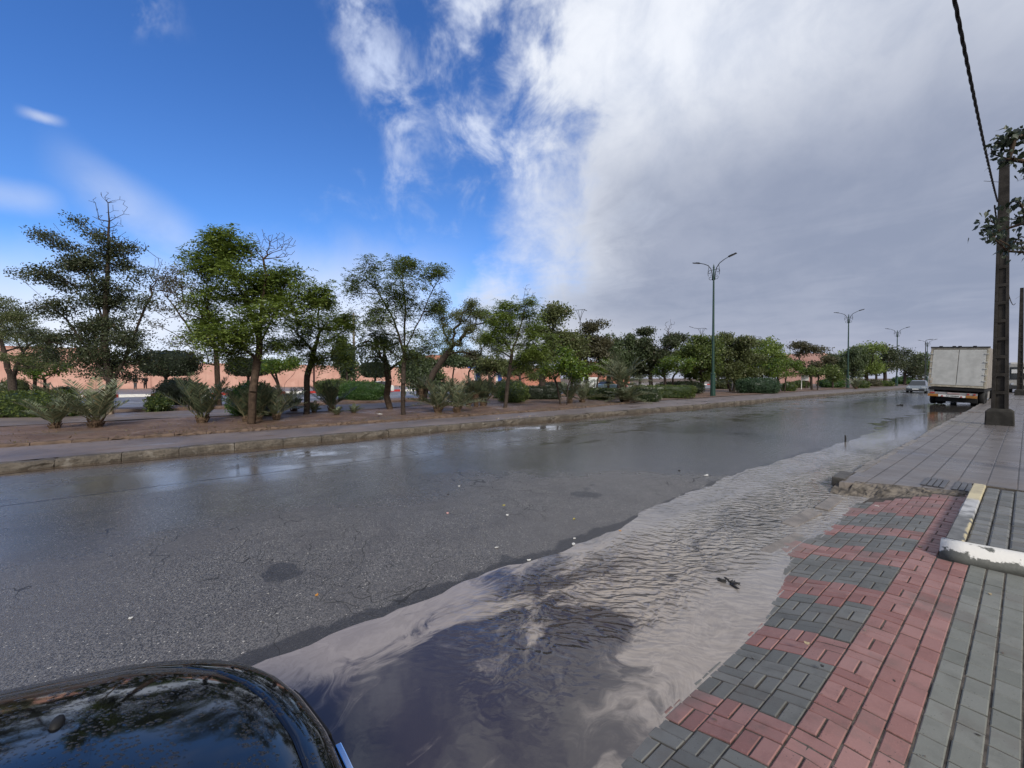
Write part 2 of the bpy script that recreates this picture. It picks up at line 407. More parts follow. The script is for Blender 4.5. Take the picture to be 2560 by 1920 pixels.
WHITE = simple('white_panel', (.62, .62, .60), .5, .4, var=.12)
PLATE = simple('number_plate_white', (.7, .7, .68), .5, .4, var=.05)
CREAM = simple('cream_paint', (.60, .52, .36), .3, .5, var=.08)
PINK = m_wall('salmon_plaster', (.56, .335, .275), (.48, .265, .215))
PINK2 = m_wall('pink_render', (.46, .20, .14), (.38, .165, .115))
TERRA = m_wall('far_earth', (.12, .085, .065), (.09, .065, .05))
REDP = simple('red_paint', (.42, .035, .03), .5, .4, var=.2)
WHP = simple('white_paint', (.68, .67, .64), .55, .4, var=.15)
CARP = m_carpaint()

# ------------------------------------------------------------------ camera, sun, sky
cam = bpy.data.objects.new('camera', bpy.data.cameras.new('camera')); COL.objects.link(cam)
cam.location = (0, 0, EYE); cam.rotation_euler = (R(90) - PITCH, 0, TH)
cam.data.sensor_width = 36; cam.data.lens = 36*FPX/2560; cam.data.clip_end = 8000; cam.data.clip_start = .05
SC.camera = cam
SUN_EL, SUN_AZ = R(38), R(112)          # azimuth clockwise from +Y: behind the camera, over its right shoulder
sun = bpy.data.objects.new('sun', bpy.data.lights.new('sun', 'SUN')); COL.objects.link(sun)
sun.data.energy = 2.5; sun.data.angle = R(12); sun.data.color = (1.0, .95, .87)
sd = Vector((math.sin(SUN_AZ)*math.cos(SUN_EL), math.cos(SUN_AZ)*math.cos(SUN_EL), math.sin(SUN_EL)))
sun.rotation_euler = (-sd).to_track_quat('-Z', 'Y').to_euler()
SC.view_settings.view_transform = 'Standard'; SC.view_settings.look = 'None'; SC.view_settings.exposure = .5; SC.view_settings.gamma = 1
SC.cycles.use_denoising = True; SC.cycles.max_bounces = 4; SC.cycles.diffuse_bounces = 2; SC.cycles.glossy_bounces = 3; SC.cycles.adaptive_threshold = .02; SC.cycles.transparent_max_bounces = 4; SC.cycles.sample_clamp_indirect = 4
try: SC.cycles.denoiser = 'OPENIMAGEDENOISE'
except Exception: pass
def build_world():
    w = bpy.data.worlds.new('World'); SC.world = w; w.use_nodes = True; g = G(w.node_tree); w.cycles.sampling_method = 'MANUAL'; w.cycles.sample_map_resolution = 512
    d = g.n('ShaderNodeTexCoord').outputs['Generated']; X, Y, Z = g.sep(d)
    sky = g.n('ShaderNodeTexSky', sky_type='NISHITA'); sky.sun_disc = False; sky.sun_elevation = SUN_EL; sky.sun_rotation = SUN_AZ
    sky.air_density = 1.0; sky.dust_density = .6; sky.ozone_density = 3.0; sky.altitude = 400
    # bearings relative to the open (west) side of the street: b along, a upward, on a unit cylinder
    f = (X*(-ST) + Y*CT).max(.10); b = (X*CT + Y*ST)/f; a = Z/f
    b = b.max(-4.0).min(4.0); a = a.max(-.2).min(4.0)
    # cloud deck coordinates (flat layer seen in perspective)
    k = Z.max(0.0) + .10
    cx, cy = X/k, Y/k
    deck = g.vec(cx, cy, 0.0)
    warp = g.sep(g.noise(deck, 1.1, 2, .6, 0.0, True))
    dk2 = g.vec(cx + (warp[0] - .5)*.9, cy + (warp[1] - .5)*.9, 0.0)
    n1 = g.noise(dk2, 1.6, 4, .60); n2 = g.noise(dk2, 5.0, 5, .64, .5); n3 = g.noise(deck, .55, 4, .5)
    sph = g.noise(d, 3.2, 6, .60, .28); sph2 = g.noise(d, 9.0, 5, .60, .35)
    # edge of the bank: bearing of its border as a function of height
    fc = g.n('ShaderNodeFloatCurve'); c = fc.mapping.curves[0]
    pts = [(0.0,.44),(.06,.445),(.12,.455),(.20,.468),(.28,.505),(.40,.505),(.50,.508),(.60,.515),(.72,.50),(.86,.495),(1.0,.485)]
    c.points[0].location = pts[0]; c.points[1].location = pts[-1]
    for q in pts[1:-1]: c.points.new(*q)
    fc.mapping.update(); g.set(fc.inputs['Value'], a.max(0.0).min(1.0))
    ue = V(g.nt, fc.outputs[0]); uu = b*(964/2560) + .5
    dist = uu - ue + (sph - .5)*.17 + (sph2 - .5)*.09 + (n2 - .5)*.05
    bank = (dist + (sph2 - .5)*.26*a.sm(.35, .75)).sm(-.06, .08)
    thin = (dist + (sph2 - .5)*.30).sm(-.17, .06) * a.sm(.28, .55) * (sph*.6 + sph2*.6).sm(.50, .72)
    # wisp trailing left of the bank, streaks and low cloud on the left
    wc = uu - (a*(-.16) + .505) + (sph - .5)*.12
    wisp = (wc.abs()).sm(.0, .055, 1, 0) * a.sm(.50, .62) * (sph2*.55 + sph*.55).sm(.47, .66)
    st1 = ((a + (uu - .117)*1.77 - .455 + (sph - .5)*.12).abs()).sm(.0, .12, 1, 0) * uu.sm(.23, .17) * uu.sm(.03, .13) * (sph*.5 + n3*.5).sm(.30, .60) * .62
    st2 = ((a - .475 + (uu)*.35 + (sph - .5)*.05).abs()).sm(.0, .06, 1, 0) * uu.sm(.08, .03) * .35
    st3 = ((a - .69 + (uu - .02)*.7 + (sph2 - .5)*.03).abs()).sm(.0, .022, 1, 0) * ((uu - .045).abs()).sm(.03, .0) * .5
    st4 = ((uu - .135 - (.98 - a)*.12 + (sph - .5)*.12).abs()).sm(.0, .05, 1, 0) * a.sm(.84, .95) * sph2.sm(.42, .62)*.6
    low = (a + (sph - .5)*.22 + (sph2 - .5)*.08).sm(.13, .42, 1, 0) * uu.sm(.50, .38)
    low = low * (sph*.5 + .72).min(1.0)
    mask = bank.max(thin*.85).max(wisp*.8).max(low*.95).max(st1).max(st2).max(st3).max(st4)
    # tone inside the bank: bright shoulder above, grey base below and to the right
    line = a - (.36 + (uu - .52)*.90) + (sph - .5)*.13 + (n3 - .5)*.16
    lit = line.sm(-.13, .36)
    rim = (dist).sm(.02, .17, 1, 0) * a.sm(.05, .25)
    corner = ((uu - .98)*1.6 + (a - .62).abs()*.4).sm(-.45, .10)
    lit = (lit*(1.0 - corner*.45)).max(rim*.80)
    grey = g.mix((sph*.6 + n1*.5).sm(.42, .72), (.205, .238, .325), (.265, .295, .38))
    grey = g.mix(a.sm(.0, .20, .55, 0), grey, (.40, .41, .49))
    hz = (a - .10 + (sph - .5)*.10).abs().sm(.0, .10, 1, 0) * uu.sm(.72, .50)
    grey = g.mix(hz*.8, grey, (.52, .54, .60))
    cloud = g.mix(lit, grey, g.mix((sph2*.5 + sph*.5).sm(.35, .62), (.46, .50, .59), (.63, .655, .71)))
    cloud = g.mix(low * uu.sm(.5, .4), cloud, g.mix(sph2, (.48, .53, .66), (.70, .72, .78)))
    cloud = g.mix(((thin.max(wisp)) * (1.0 - bank)), cloud, (.50, .57, .73))
    cloud = g.mix(st1.max(st2) , cloud, (.43, .50, .68))
    blue = g.mix(1.0, sky.outputs[0], (.53, .82, 1.18), 'MULTIPLY')
    blue = g.mix(a.sm(.15, .95, 0, .5), blue, g.mix(1.0, blue, (.55, .75, .95), 'MULTIPLY'))
    back = (X*(-ST) + Y*CT + (sph - .5)*.5).sm(.22, -.22)  # unseen cloud cover behind the view, added to neutralise the blue ambient light
    cloud = g.mix(back, cloud, g.mix(n1.sm(.35, .65), (.36, .37, .39), (.56, .56, .57)))
    mask = mask.max(back*.92)
    col = g.mix(mask, blue, g.scale(cloud, 1/.115))
    bg = g.n('ShaderNodeBackground'); g.nt.links.new(col, bg.inputs[0]); bg.inputs[1].default_value = .115
    o = g.n('ShaderNodeOutputWorld'); g.nt.links.new(bg.outputs[0], o.inputs['Surface'])
build_world()

# ------------------------------------------------------------------ ground, roads, pavements
def sheet(name, poly, z, m, kind='structure'):
    mb = MB(); mb.add([(x, y, z) for x, y in poly], [tuple(range(len(poly)))]); o = mb.build(name, m, fix=False)
    return tag(o, kind=kind)
def interp(pts, t):
    return float(np.interp(t, [p[0] for p in pts], [p[1] for p in pts]))
def strip(name, ys, xl, xr, zl, zr, m, nx=1):
    mb = MB(); vs = []; fs = []
    for y in ys:
        for i in range(nx+1):
            t = i/nx; a, b = xl(y), xr(y)
            vs.append((a + (b-a)*t, y, (zl(y) if callable(zl) else zl)*(1-t) + (zr(y) if callable(zr) else zr)*t))
    n = nx + 1
    for k in range(len(ys)-1):
        for i in range(nx): fs.append((k*n+i, k*n+i+1, (k+1)*n+i+1, (k+1)*n+i))
    mb.add(vs, fs); return tag(mb.build(name, m, fix=False), kind='structure')

sheet('ground', [(-3000,-3000),(3000,-3000),(3000,3000),(-3000,3000)], -.42, TERRA)
KX = [(-80,-11.35),(-4,-11.42),(3,-11.58),(9,-11.75),(20,-11.75),(41,-12.05),(90,-12.0),(160,-11.7),(420,-11)]
EX = [(-80,-14.2),(-4,-14.2),(3,-14.05),(13,-14.1),(17,-14.6),(22,-15.5),(34,-15.75),(60,-16.1),(160,-16.3),(420,-16)]
kx = lambda y: interp(KX, y); ex = lambda y: interp(EX, y)
YS = [-80,-40,-20,-10,-6,-4,-2,0,2,4,6,8,10,13,17,20,22,26,30,34,41,50,60,75,90,120,160,220,300,420]
strip('road', YS, lambda y: kx(y) - .05, lambda y: .6, -.15, -.15, ASPH)
strip('walkway', YS, ex, lambda y: kx(y) - .28, .002, .002, PATH)
rs = random.Random(3)
# kerb of the planted strip: separate worn blocks, one mesh (paving stones of one kerb)
def kerb_line(name, xf, y0, y1, ztop, zbot, w, m, seed, lmin=.75, lmax=1.05, side=1, rough=.014):
    r = random.Random(seed); mb = MB(); y = y0
    while y < y1:
        L = r.uniform(lmin, lmax) * (1 if y < 60 else 4); worn = r.random()
        nseg = 7 if y < 45 else 2; rings = []
        dz = r.uniform(-.012, .012); dx = r.uniform(-.012, .012)
        for k in range(nseg+1):
            yy = y + .006 + (L - .012)*k/nseg; x = xf(yy) + dx
            e = lambda s: r.uniform(-1, 1)*rough*(1.8 if worn > .6 else .6)*s
            end = .012 if k in (0, nseg) else 0
            zt = ztop + dz - end - (r.uniform(0, .03) if worn > .72 and y < 45 else 0)
            b = .028 + (.02 if worn > .6 else 0)
            rings.append([(x + e(1) , yy, zbot), (x + e(1.2), yy, zbot + (zt-zbot)*.5), (x - .012 + e(1), yy, zt - b + e(.8)), (x - b - .01 + e(.6), yy, zt + e(.3)), (x - w, yy, zt + e(.15)), (x - w, yy, zbot)])
        mb.loft(rings); y += L
    return tag(mb.build(name, m, smooth=False), kind='structure')
kerb_line('kerb', kx, -30, 330, .022, -.2, .27, KERB, 5)
kerb_line('kerb', lambda y: ex(y) + .08, -30, 21.5, .085, -.05, .17, simple('muddy_edging_stone', (.125,.085,.062), .75, .3, var=.5, scale=5, bump=1.0, bscale=18), 8, .42, .75, rough=.02)
# planted strip: uneven soil
def soil():
    ys = np.concatenate([np.arange(-60, -12, 3), np.arange(-12, 40, .45), np.arange(40, 120, 2.5), np.arange(120, 331, 15)])
    ts = np.linspace(0, 1, 30); rn = NP(4); vs = []; fs = []
    for y in ys:
        for t in ts:
            x = ex(y) - .02 + (-28.6 - ex(y))*t
            z = .045 + .035*math.sin(x*1.3 + y*.7)*math.sin(y*.9 - x*.4) + rn.uniform(-.02, .02)
            if t == 0: z = .03
            if x < -24.5: z += .03
            if -24.3 < x < -18.4 and y < 14: z = .068 + .012*math.sin(x*3 + y*2)
            vs.append((x, y, z))
    n = len(ts)
    for k in range(len(ys)-1):
        for i in range(n-1): fs.append((k*n+i, (k+1)*n+i, (k+1)*n+i+1, k*n+i+1))
    mb = MB(); mb.add(vs, fs); return tag(mb.build('soil', SOIL, smooth=True, fix=True), kind='structure')
soil()
strip('path', [-60,-6,-2,2,6,9,11.5,13], lambda y: -23.4 + .12*math.sin(y*.9), lambda y: -19.4 + .3*math.sin(y*.6) - (0 if y < 8 else (y-8)*.75), .088, .088, m_path('muddy_inner_path', (.10,.082,.078), (.15,.12,.11), .22))
kerb_line('kerb', lambda y: -24.3, -30, 30, .20, .0, .16, SOIL, 12, .8, 1.2)
# second carriageway beyond the planting
strip('road', [-120, 0, 60, 420], lambda y: -54.2, lambda y: -28.5, -.30, -.26, FARROAD)
strip('pavement', [-120, 0, 60, 420], lambda y: -88.2, lambda y: -54.45, -.10, -.12, m_path('far_pavement', (.14,.115,.10), (.19,.155,.135)))
def far_kerb():
    mr, mw = MB(), MB(); y = -30; k = 0
    while y < 200:
        (mw if k % 2 else mr).box((-54.32, y + 1.2, -.19), (.3, 2.36, .34)); y += 2.4; k += 1
    for m_, c_ in ((mr, REDP), (mw, WHP)): tag(m_.build('kerb', c_), kind='structure')
far_kerb()
strip('road_line', [-60, 60, 200], lambda y: -31.05, lambda y: -30.9, -.258, -.258, WHP)
strip('road_line', [-60, 60, 200], lambda y: -41.5, lambda y: -41.3, -.277, -.277, WHP)

# ---- near pavement on the right
ramp_b = lambda y: -1.12 - .085*(y - 1.3)           # where the ramp meets the water
def zr(x, y):
    if y > 6.9: pass
    xb = ramp_b(y); t = min(1, max(0, (-.50 - x)/(-.50 - xb + .10))); t = t*t*(3 - 2*t)
    hump = .012*math.sin(y*1.35 + 1.2)*t + .008*math.sin(y*2.9 + x*4)*t
    return -.165*t + hump
def ramp():
    r = random.Random(11); red, gry, grn = MB(), MB(), MB(); g = .008; h = .0065
    def put(mb, x0, x1, y0, y1):
        if x1 < ramp_b(min(max((y0+y1)/2, .3), 8)) - .16: return
        end = 7.25 + ((x0+x1)/2 + 1.25)*1.22
        if (y0+y1)/2 > end: return
        if x0 > -.47:
            lim = 5.06 + ((x0+x1)/2 + .46)*.22
            if y0 > lim - .04: return
            y1 = min(y1, lim)
        mb.brick(x0 + g/2, x1 - g/2, y0 + h/2, y1 - h/2, zr, b=.0045, tilt=(r.uniform(-.003, .003), r.uniform(-.02, .02), r.uniform(-.015, .015)))
    W, L = .158, .155; x_band = -.625
    # blocks of three basket modules, alternately red and grey; boundaries read off the joint line
    bounds = [(-.6,'r'),(0.15,'g'),(.76,'r'),(1.17,'g'),(1.80,'r'),(2.15,'g'),(2.79,'r'),(3.10,'g'),(3.62,'r'),(3.95,'g'),(4.66,'r'),(5.0,'g'),(5.55,'r'),(5.9,'g'),(6.55,'r'),(9,'r')]
    for c in range(6):
        x1 = x_band - c*W; x0 = x1 - W; y = -.68 + (.02 if c % 2 else 0); j = 0
        while y < 8.3:
            ym = y + L/2; k = max(i for i, q in enumerate(bounds) if q[0] <= ym + .02) if ym > -.58 else 0
            mb = gry if (bounds[k][1] == 'g' and c < 4) else red
            if c >= 4: mb = red if (j//3) % 2 else gry
            if (c + j) % 2: put(mb, x0, x1, y, y + L/2); put(mb, x0, x1, y + L/2, y + L)
            else: put(mb, x0, x0 + W/2, y, y + L); put(mb, x0 + W/2, x1, y, y + L)
            y += L; j += 1
    # red band: one basket column, two columns of upright bricks
    y = -.68; j = 0
    while y < 8.3:
        x0, x1 = x_band, -.468
        if j % 2: put(red, x0, x1, y, y + L/2); put(red, x0, x1, y + L/2, y + L)
        else: put(red, x0, x0 + W/2, y, y + L); put(red, x0 + W/2, x1, y, y + L)
        y += L; j += 1
    for (x0, x1, off) in ((-.468, -.372, .07), (-.372, -.282, .0)):
        y = -.7 + off
        while y < 8.0: put(red, x0, x1, y, y + .155); y += .155
    # grey upright columns on the level part, with a few red ones near the camera
    x = -.282; c = 0
    while x < 3.2:
        y = -.9 + (.075 if c % 2 else 0) + r.uniform(-.02, .02)
        while y < 6.0:
            mb = red if (y < 1.93 - .07*c and y > 1.93 - .07*c - .42 and c < 9) else grn
            put(mb, x, x + .095, y, y + .155)
            y += .155
        x += .0965; c += 1
    a = red.build('paving', P_RED); b = gry.build('paving', P_GREY); d = grn.build('paving', P_GREEN)
    for o in (a, b, d): tag(o, kind='structure')
    # bedding sheet whose sand fills the joints
    mb = MB(); xs = np.linspace(-2.5, 3.6, 70); ys = np.linspace(-3, 8.6, 90)
    vs = [(x, y, zr(x, y) - .0060) for y in ys for x in xs]
    fs = [(k*70+i, k*70+i+1, (k+1)*70+i+1, (k+1)*70+i) for k in range(89) for i in range(69)]
    fs = [f for f in fs if not (vs[f[0]][1] > 5.12 + max(0, vs[f[0]][0] + .46)*.22 and vs[f[0]][0] > -.35)]
    mb.add(vs, fs); tag(mb.build('paving_bed', P_BED, smooth=True, fix=False), kind='structure')
ramp()
NE = lambda x: 7.62 + (x + 1.7)*.50                 # slanting broken near edge of the pavement
def pavement():
    mb = MB(); xs = np.linspace(-1.72, 9, 30); vs = []; fs = []
    for x in xs:
        y0 = NE(x) if x < -.35 else 8.30
        if x < -.6: y0 += .09*math.sin(x*23) + .05*math.sin(x*51)
        vs += [(x, y0, -.20), (x, y0 + .05, 0.0), (x, 330, 0.0)]
    for i in range(len(xs)-1):
        for k in range(2): fs.append((i*3+k, (i+1)*3+k, (i+1)*3+k+1, i*3+k+1))
    mb.add(vs, fs); tag(mb.build('pavement', SLAB, fix=True), kind='structure')
    kerb_line('kerb', lambda y: -1.70 - (.0 if y > 9 else .0), 8.62, 330, .006, -.2, .15, simple('grey_kerb_stone', (.20,.185,.175), .6, .4, var=.4, scale=4, bump=.6), 21, .8, .85, rough=.006)
    # mirror the profile of that kerb so that its worn face looks at the road
    k = COL.objects[[o.name for o in COL.objects if o.name.startswith('kerb')][-1]]
    k.scale.x = -1; k.location.x = -3.52
    # ribbed tiles where the pavement was patched
    mb = MB(); r = random.Random(2)
    for i in range(0, 46):
        x = -.98 + i*.062; y0 = max(NE(x) if x < -.35 else 8.30, 8.32) + .02; y1 = 9.05 + .06*x
        if i % 5: mb.box((x, (y0+y1)/2, .008), (.052, y1 - y0, .022))
    tag(mb.build('paving', simple('dark_ribbed_tile', (.085,.085,.092), .4, .5, var=.35), bevel=.005), kind='structure')
    # broken concrete and mud between ramp and pavement
    rn = NP(9); nx, ny = 60, 16; vs = []; fs = []
    for i in range(nx):
        x = -1.78 + 1.5*i/(nx-1)
        for j in range(ny):
            t = j/(ny-1); y = NE(x) - .36 + .50*t; base = zr(x, min(y, 7.9)) if x > -1.3 else -.17 + .02
            s = t*t*(3-2*t); z = (base - .012)*(1-s) + .006*s + rn.uniform(-1, 1)*.016*(1 - abs(2*t-1)**3) + .02*math.sin(x*19)*math.sin(3.14*t)*.6
            if x < -1.6: z = min(z, -.05 - .08*(1-t))
            vs.append((x, y, z))
    fs = [(i*ny+j, (i+1)*ny+j, (i+1)*ny+j+1, i*ny+j+1) for i in range(nx-1) for j in range(ny-1)]
    mb = MB(); mb.add(vs, fs); tag(mb.build('broken_paving', simple('broken_concrete_mud', (.15,.13,.11), .75, .3, var=.75, scale=9, bump=1.0, bscale=35), smooth=False), kind='structure')
    # loose kerb stone at the corner and two sunken ones along the ramp foot
    mb = MB()
    mb.box((-1.80, 8.12, -.055), (.16, .74, .15), Euler((R(-2), R(3), R(4))).to_matrix())
    tag(mb.build('kerb', simple('wet_dark_stone', (.075,.068,.06), .5, .4, var=.5, scale=7, bump=.8), bevel=.012), kind='structure')
    mb = MB()
    mb.box((-1.66, 5.75, -.165), (.16, .80, .075), Euler((R(1), R(5), R(-3))).to_matrix()); mb.box((-1.63, 6.75, -.165), (.15, .86, .075), Euler((R(-1), R(4), R(2))).to_matrix())
    mb.box((-1.52, 4.75, -.172), (.14, .8, .06), Euler((0, R(4), R(-4))).to_matrix())
    tag(mb.build('kerb', simple('muddy_sunken_stone', (.20,.175,.155), .4, .5, var=.4, scale=6, bump=.5), bevel=.01), kind='structure')
pavement()
def platform():
    """low raised strip with worn white kerb and grey cobbles"""
    r = random.Random(6); z = .125
    fr = lambda x: 5.06 + (x + .46)*.22
    mb = MB(); xs = np.linspace(-.455, 3.6, 28); rings = []
    for x in xs:
        y = fr(x); e = lambda s: r.uniform(-1, 1)*s
        if x == xs[0]: y += .02
        rings.append([(x, y + e(.004), -.03), (x, y + .03 + e(.006), .05), (x, y + .085 + e(.006), z - .018), (x, y + .125, z + .012), (x, y + .20, z + .012 + e(.003)), (x, y + .235, z - .002), (x, y + .24, -.03)])
    mb.loft(rings); tag(mb.build('kerb', PAINT_W, smooth=True), kind='structure')
    mb = MB(); ys = list(np.linspace(5.33, 8.4, 14)); rings = [[(-.455 + r.uniform(-.004,.004), y, -.03), (-.445 + r.uniform(-.004,.004), y, z - .02), (-.43, y, z + .006), (-.335, y, z + .006), (-.325, y, z - .01), (-.325, y, -.03)] for y in ys]
    mb.loft(rings); tag(mb.build('kerb', PAINT_B, smooth=False), kind='structure')
    mb = MB(); x = -.318; c = 0
    flat = lambda x, y: z - .004
    while x < 3.5:
        y = fr(x) + .25 + r.uniform(0, .06)
        while y < 8.36:
            L = r.uniform(.145, .16)
            if y + L > 8.4: break
            mb.brick(x + .006, x + .112, y + .005, y + L - .005, flat, b=.012, h=.04, tilt=(r.uniform(-.005,.004), r.uniform(-.05,.05), r.uniform(-.03,.03))); y += L
        x += .118; c += 1
    tag(mb.build('paving', m_paver('grey_cobble', (.085,.088,.085), (.15,.152,.147))), kind='structure')
    mb = MB(); mb.add([(-.33, 5.2, z - .022), (3.6, 5.9, z - .022), (3.6, 8.4, z - .022), (-.33, 8.4, z - .022)], [(0,1,2,3)])
    tag(mb.build('paving_bed', simple('dark_joint_dirt', (.05,.047,.045), .8, .2), fix=False), kind='structure')
    mb = MB(); mb.box((1.6, 8.41, .04), (4.1, .04, .16)); tag(mb.build('kerb', KERB), kind='structure')
platform()

# ---- water running along the kerb
def water():
    up = [(-4,-2.75),(0,-2.83),(.8,-2.83),(1.5,-2.86),(2.3,-2.80),(3.3,-2.82),(4.6,-2.98),(6.1,-3.11),(8.5,-3.17),(10.4,-3.05),(13,-2.97),(17,-2.95),(19.5,-3.4),(22,-3.5),(25,-3.35),(27,-3.05),(30,-3.4),(34,-4.3),(38,-4.2),(41,-3.0),(44,-2.2)]
    ys = np.concatenate([np.arange(-4, 9, .12), np.arange(9, 44.1, .25)]); vs = []; fs = []; nx = 10
    for y in ys:
        w = .035*math.sin(y*2.3) + .028*math.sin(y*5.1+1) + .014*math.sin(y*13.7+2) + .008*math.sin(y*29)
        if y > 17: w = .12*math.sin(y*2.1) + .16*math.sin(y*4.3+1) + .1*math.sin(y*9)
        a = interp(up, y) + w; b = min(-.9, -.9 - .02*y) if y < 7.9 else -1.6
        for i in range(nx+1): vs.append((a + (b-a)*i/nx, y, -.1445))
    n = nx+1; fs = [(k*n+i, k*n+i+1, (k+1)*n+i+1, (k+1)*n+i) for k in range(len(ys)-1) for i in range(nx)]
    mb = MB(); mb.add(vs, fs); tag(mb.build('water', WATER, fix=False), kind='structure')
    # shallow brown gutter water at the foot of the far kerb, patchy
    r = random.Random(4); ys = np.arange(-8, 75, .3); vs = []; fs = []
    for y in ys:
        w = .42 + .14*math.sin(y*.7) + .07*math.sin(y*2.9) + (.9*max(0, math.sin((y-14)*.16)) if y > 14 else 0)*.6
        vs += [(kx(y) - .03, y, -.1455), (kx(y) + max(.2, w), y, -.1455)]
    fs = [(2*k, 2*k+1, 2*k+3, 2*k+2) for k in range(len(ys)-1)]
    m, g = mat('gutter_water'); p = g.pos()
    g.out(g.principled(g.mix(g.noise(p, 1.5, 5).sm(.4, .65), (.075, .052, .036), (.05, .038, .03)), .13, .5, normal=g.bump(g.noise(p, 5, 3), .03, .02)))
    mb = MB(); mb.add(vs, fs); tag(mb.build('water', m, fix=False), kind='structure')
water()
sheet('pavement', [(3.2,-40),(9,-40),(9,8.6),(3.2,8.6)], -.012, SLAB)
sheet('pavement', [(-.6,-40),(3.2,-40),(3.2,-.75),(-.6,-.75)], -.014, SLAB)

# ------------------------------------------------------------------ black parked car beside the camera (front left corner in view)
def parked_car():
    root = empty('parked_car', (-1.01, -.03, -.165), 0, 'black parked car with rain beads on its bonnet, standing in the muddy water', 'car')
    OUT = [(0,.262),(.20,.247),(.39,.204),(.53,.150),(.665,.072),(.755,-.015),(.815,-.12),(.846,-.26),(.855,-.45),(.86,-.8),(.865,-1.15)]
    def top(x, y):
        yn = interp([(-1.2,.905),(-.8,.868),(-.5,.830),(-.25,.790),(-.05,.745),(.1,.715),(.27,.678)], y)
        # crown: a soft raised bonnet with a shoulder crease towards the wings
        q = abs(x)/.86
        z = yn - .018 + .180*(1 - q**2.0)*(.55 + .45*min(1, max(0, (.27 - y)/.5)))
        return z
    def outl(t):  # t 0..1 along the half outline
        L = [0]
        for i in range(len(OUT)-1): L.append(L[-1] + math.dist(OUT[i], OUT[i+1]))
        d = t*L[-1]
        return np.interp(d, L, [p[0] for p in OUT]), np.interp(d, L, [p[1] for p in OUT])
    N = 72; ring = []
    for i in range(-N, N+1):
        x, y = outl(abs(i)/N); ring.append((math.copysign(x, i) if i else 0.0, float(y)))
    def inset(p, d):     # pull towards a point inside
        cx_, cy_ = 0, -.62
        v = Vector((p[0]-cx_, p[1]-cy_)); l = v.length; v *= max(0, (l - d))/l
        return (cx_ + v.x, max(cy_ + v.y, -1.05))
    # bonnet panel: concentric rings from the gap to the middle
    def gapd(p): return .115 if abs(p[0]) > .45 or True else .06
    mb = MB(); rings = []
    for k in range(22):
        f = k/21
        rr = []
        for p in ring:
            a = inset(p, .075 + .035*min(1, abs(p[0])/.8)); a = (a[0]*(1-f), a[1]*(1-f) + (-.62)*f)
            zz = top(*a) + .004 - (.006 if k == 0 else 0)
            rr.append((a[0], a[1], zz))
        rings.append(rr)
    mb.loft(rings, close=False, caps=False)
    bon = mb.build('bonnet', CARP, root, smooth=True)
    # body: rim around the bonnet, rolled edge, sides
    mb = MB(); rings = []
    prof = [(.078, -.030, 0), (.075, -.004, 0), (.060, .0, 0), (.035, -.001, 0), (.012, -.005, 0), (0, -.010, 0), (-.012, -.022, 0), (-.022, -.045, 0), (-.028, -.085, 0), (-.030, -.15, 0), (-.035, -.26, 0), (-.020, -.42, 0), (.03, -.52, 0)]
    for d, dz, _ in prof:
        rr = []
        for p in ring:
            dd = d + (.035*min(1, abs(p[0])/.8) if d > .07 else (.02*min(1, abs(p[0])/.8) if d > .03 else 0))
            a = inset(p, dd); rr.append((a[0], a[1], top(*(inset(p, max(d, 0)))) + dz))
        rings.append(rr)
    mb.loft(rings, close=False, caps=False)
    body = mb.build('body', CARP, root, smooth=True)
    mb = MB()   # rear half of the body and the cabin
    st = [(-1.1,.862,.905),(-1.6,.87,.94),(-2.6,.87,.95),(-3.3,.86,.96),(-3.62,.80,.93),(-3.72,.72,.75)]
    mb.loft([[(-w, y, .18), (-w - .02, y, .5), (-w, y, z - .06), (-w + .07, y, z), (w - .07, y, z), (w, y, z - .06), (w + .02, y, .5), (w, y, .18)] for y, w, z in st])
    mb.loft([[(-w, y, z) for y, z in ((-1.0,.90),(-1.75,1.38),(-2.2,1.45),(-2.9,1.42),(-3.45,.95))] for w in (.60,)] + [[(w, y, z) for y, z in ((-1.0,.90),(-1.75,1.38),(-2.2,1.45),(-2.9,1.42),(-3.45,.95))] for w in (.60,)], close=False, caps=False) if False else None
    mb.build('rear_body', CARP, root, smooth=False, bevel=.03)
    mb = MB(); cs = [(-1.0,.74,.905),(-1.75,.64,1.38),(-2.2,.62,1.45),(-2.9,.62,1.42),(-3.45,.70,.955)]
    mb.loft([[(-w, y, z), (w, y, z)] for y, w, z in cs], close=False, caps=False)
    for s_ in (-1, 1): mb.add([(s_*w, y, z) for y, w, z in cs], [(0,1,2,3,4)])
    mb.build('windows', GLASS, root)
    mb = MB(); mb.loft([[(-w, y, z), (-w+.08, y, z+.025), (w-.08, y, z+.025), (w, y, z)] for y, w, z in ((-1.72,.645,1.375),(-2.2,.63,1.45),(-2.9,.63,1.425))])
    mb.build('roof', CARP, root, smooth=False)
    # black strip under the bonnet gap: the shade of the recess put in as colour
    mb = MB(); rr = [[(*inset(p, .05), top(*inset(p, .05)) - .035) for p in ring], [(*inset(p, .16), top(*inset(p, .16)) - .035) for p in ring]]
    mb.loft(rr, close=False, caps=False); mb.build('gap_shade', BLACK, root)
    # washer jets, one visible
    for s_ in (-1, 1):
        mb = MB(); x, y = .385*s_, -.30
        mb.lathe([(0.0,.012),(.012,.011),(.019,.006),(.021,-.004)], (0,0,0), 12)
        o = mb.build('washer_jet', BLACK, root, (x, y, top(x, y) + .006), smooth=True); o.scale = (1.25, .62, 1)
    # front: headlamps, grille, badge bar, lower bumper, plate
    def front(x, out=0.0): 
        i = min(range(len(ring)), key=lambda k: abs(ring[k][0]-x)); p = inset(ring[i], -out); return p
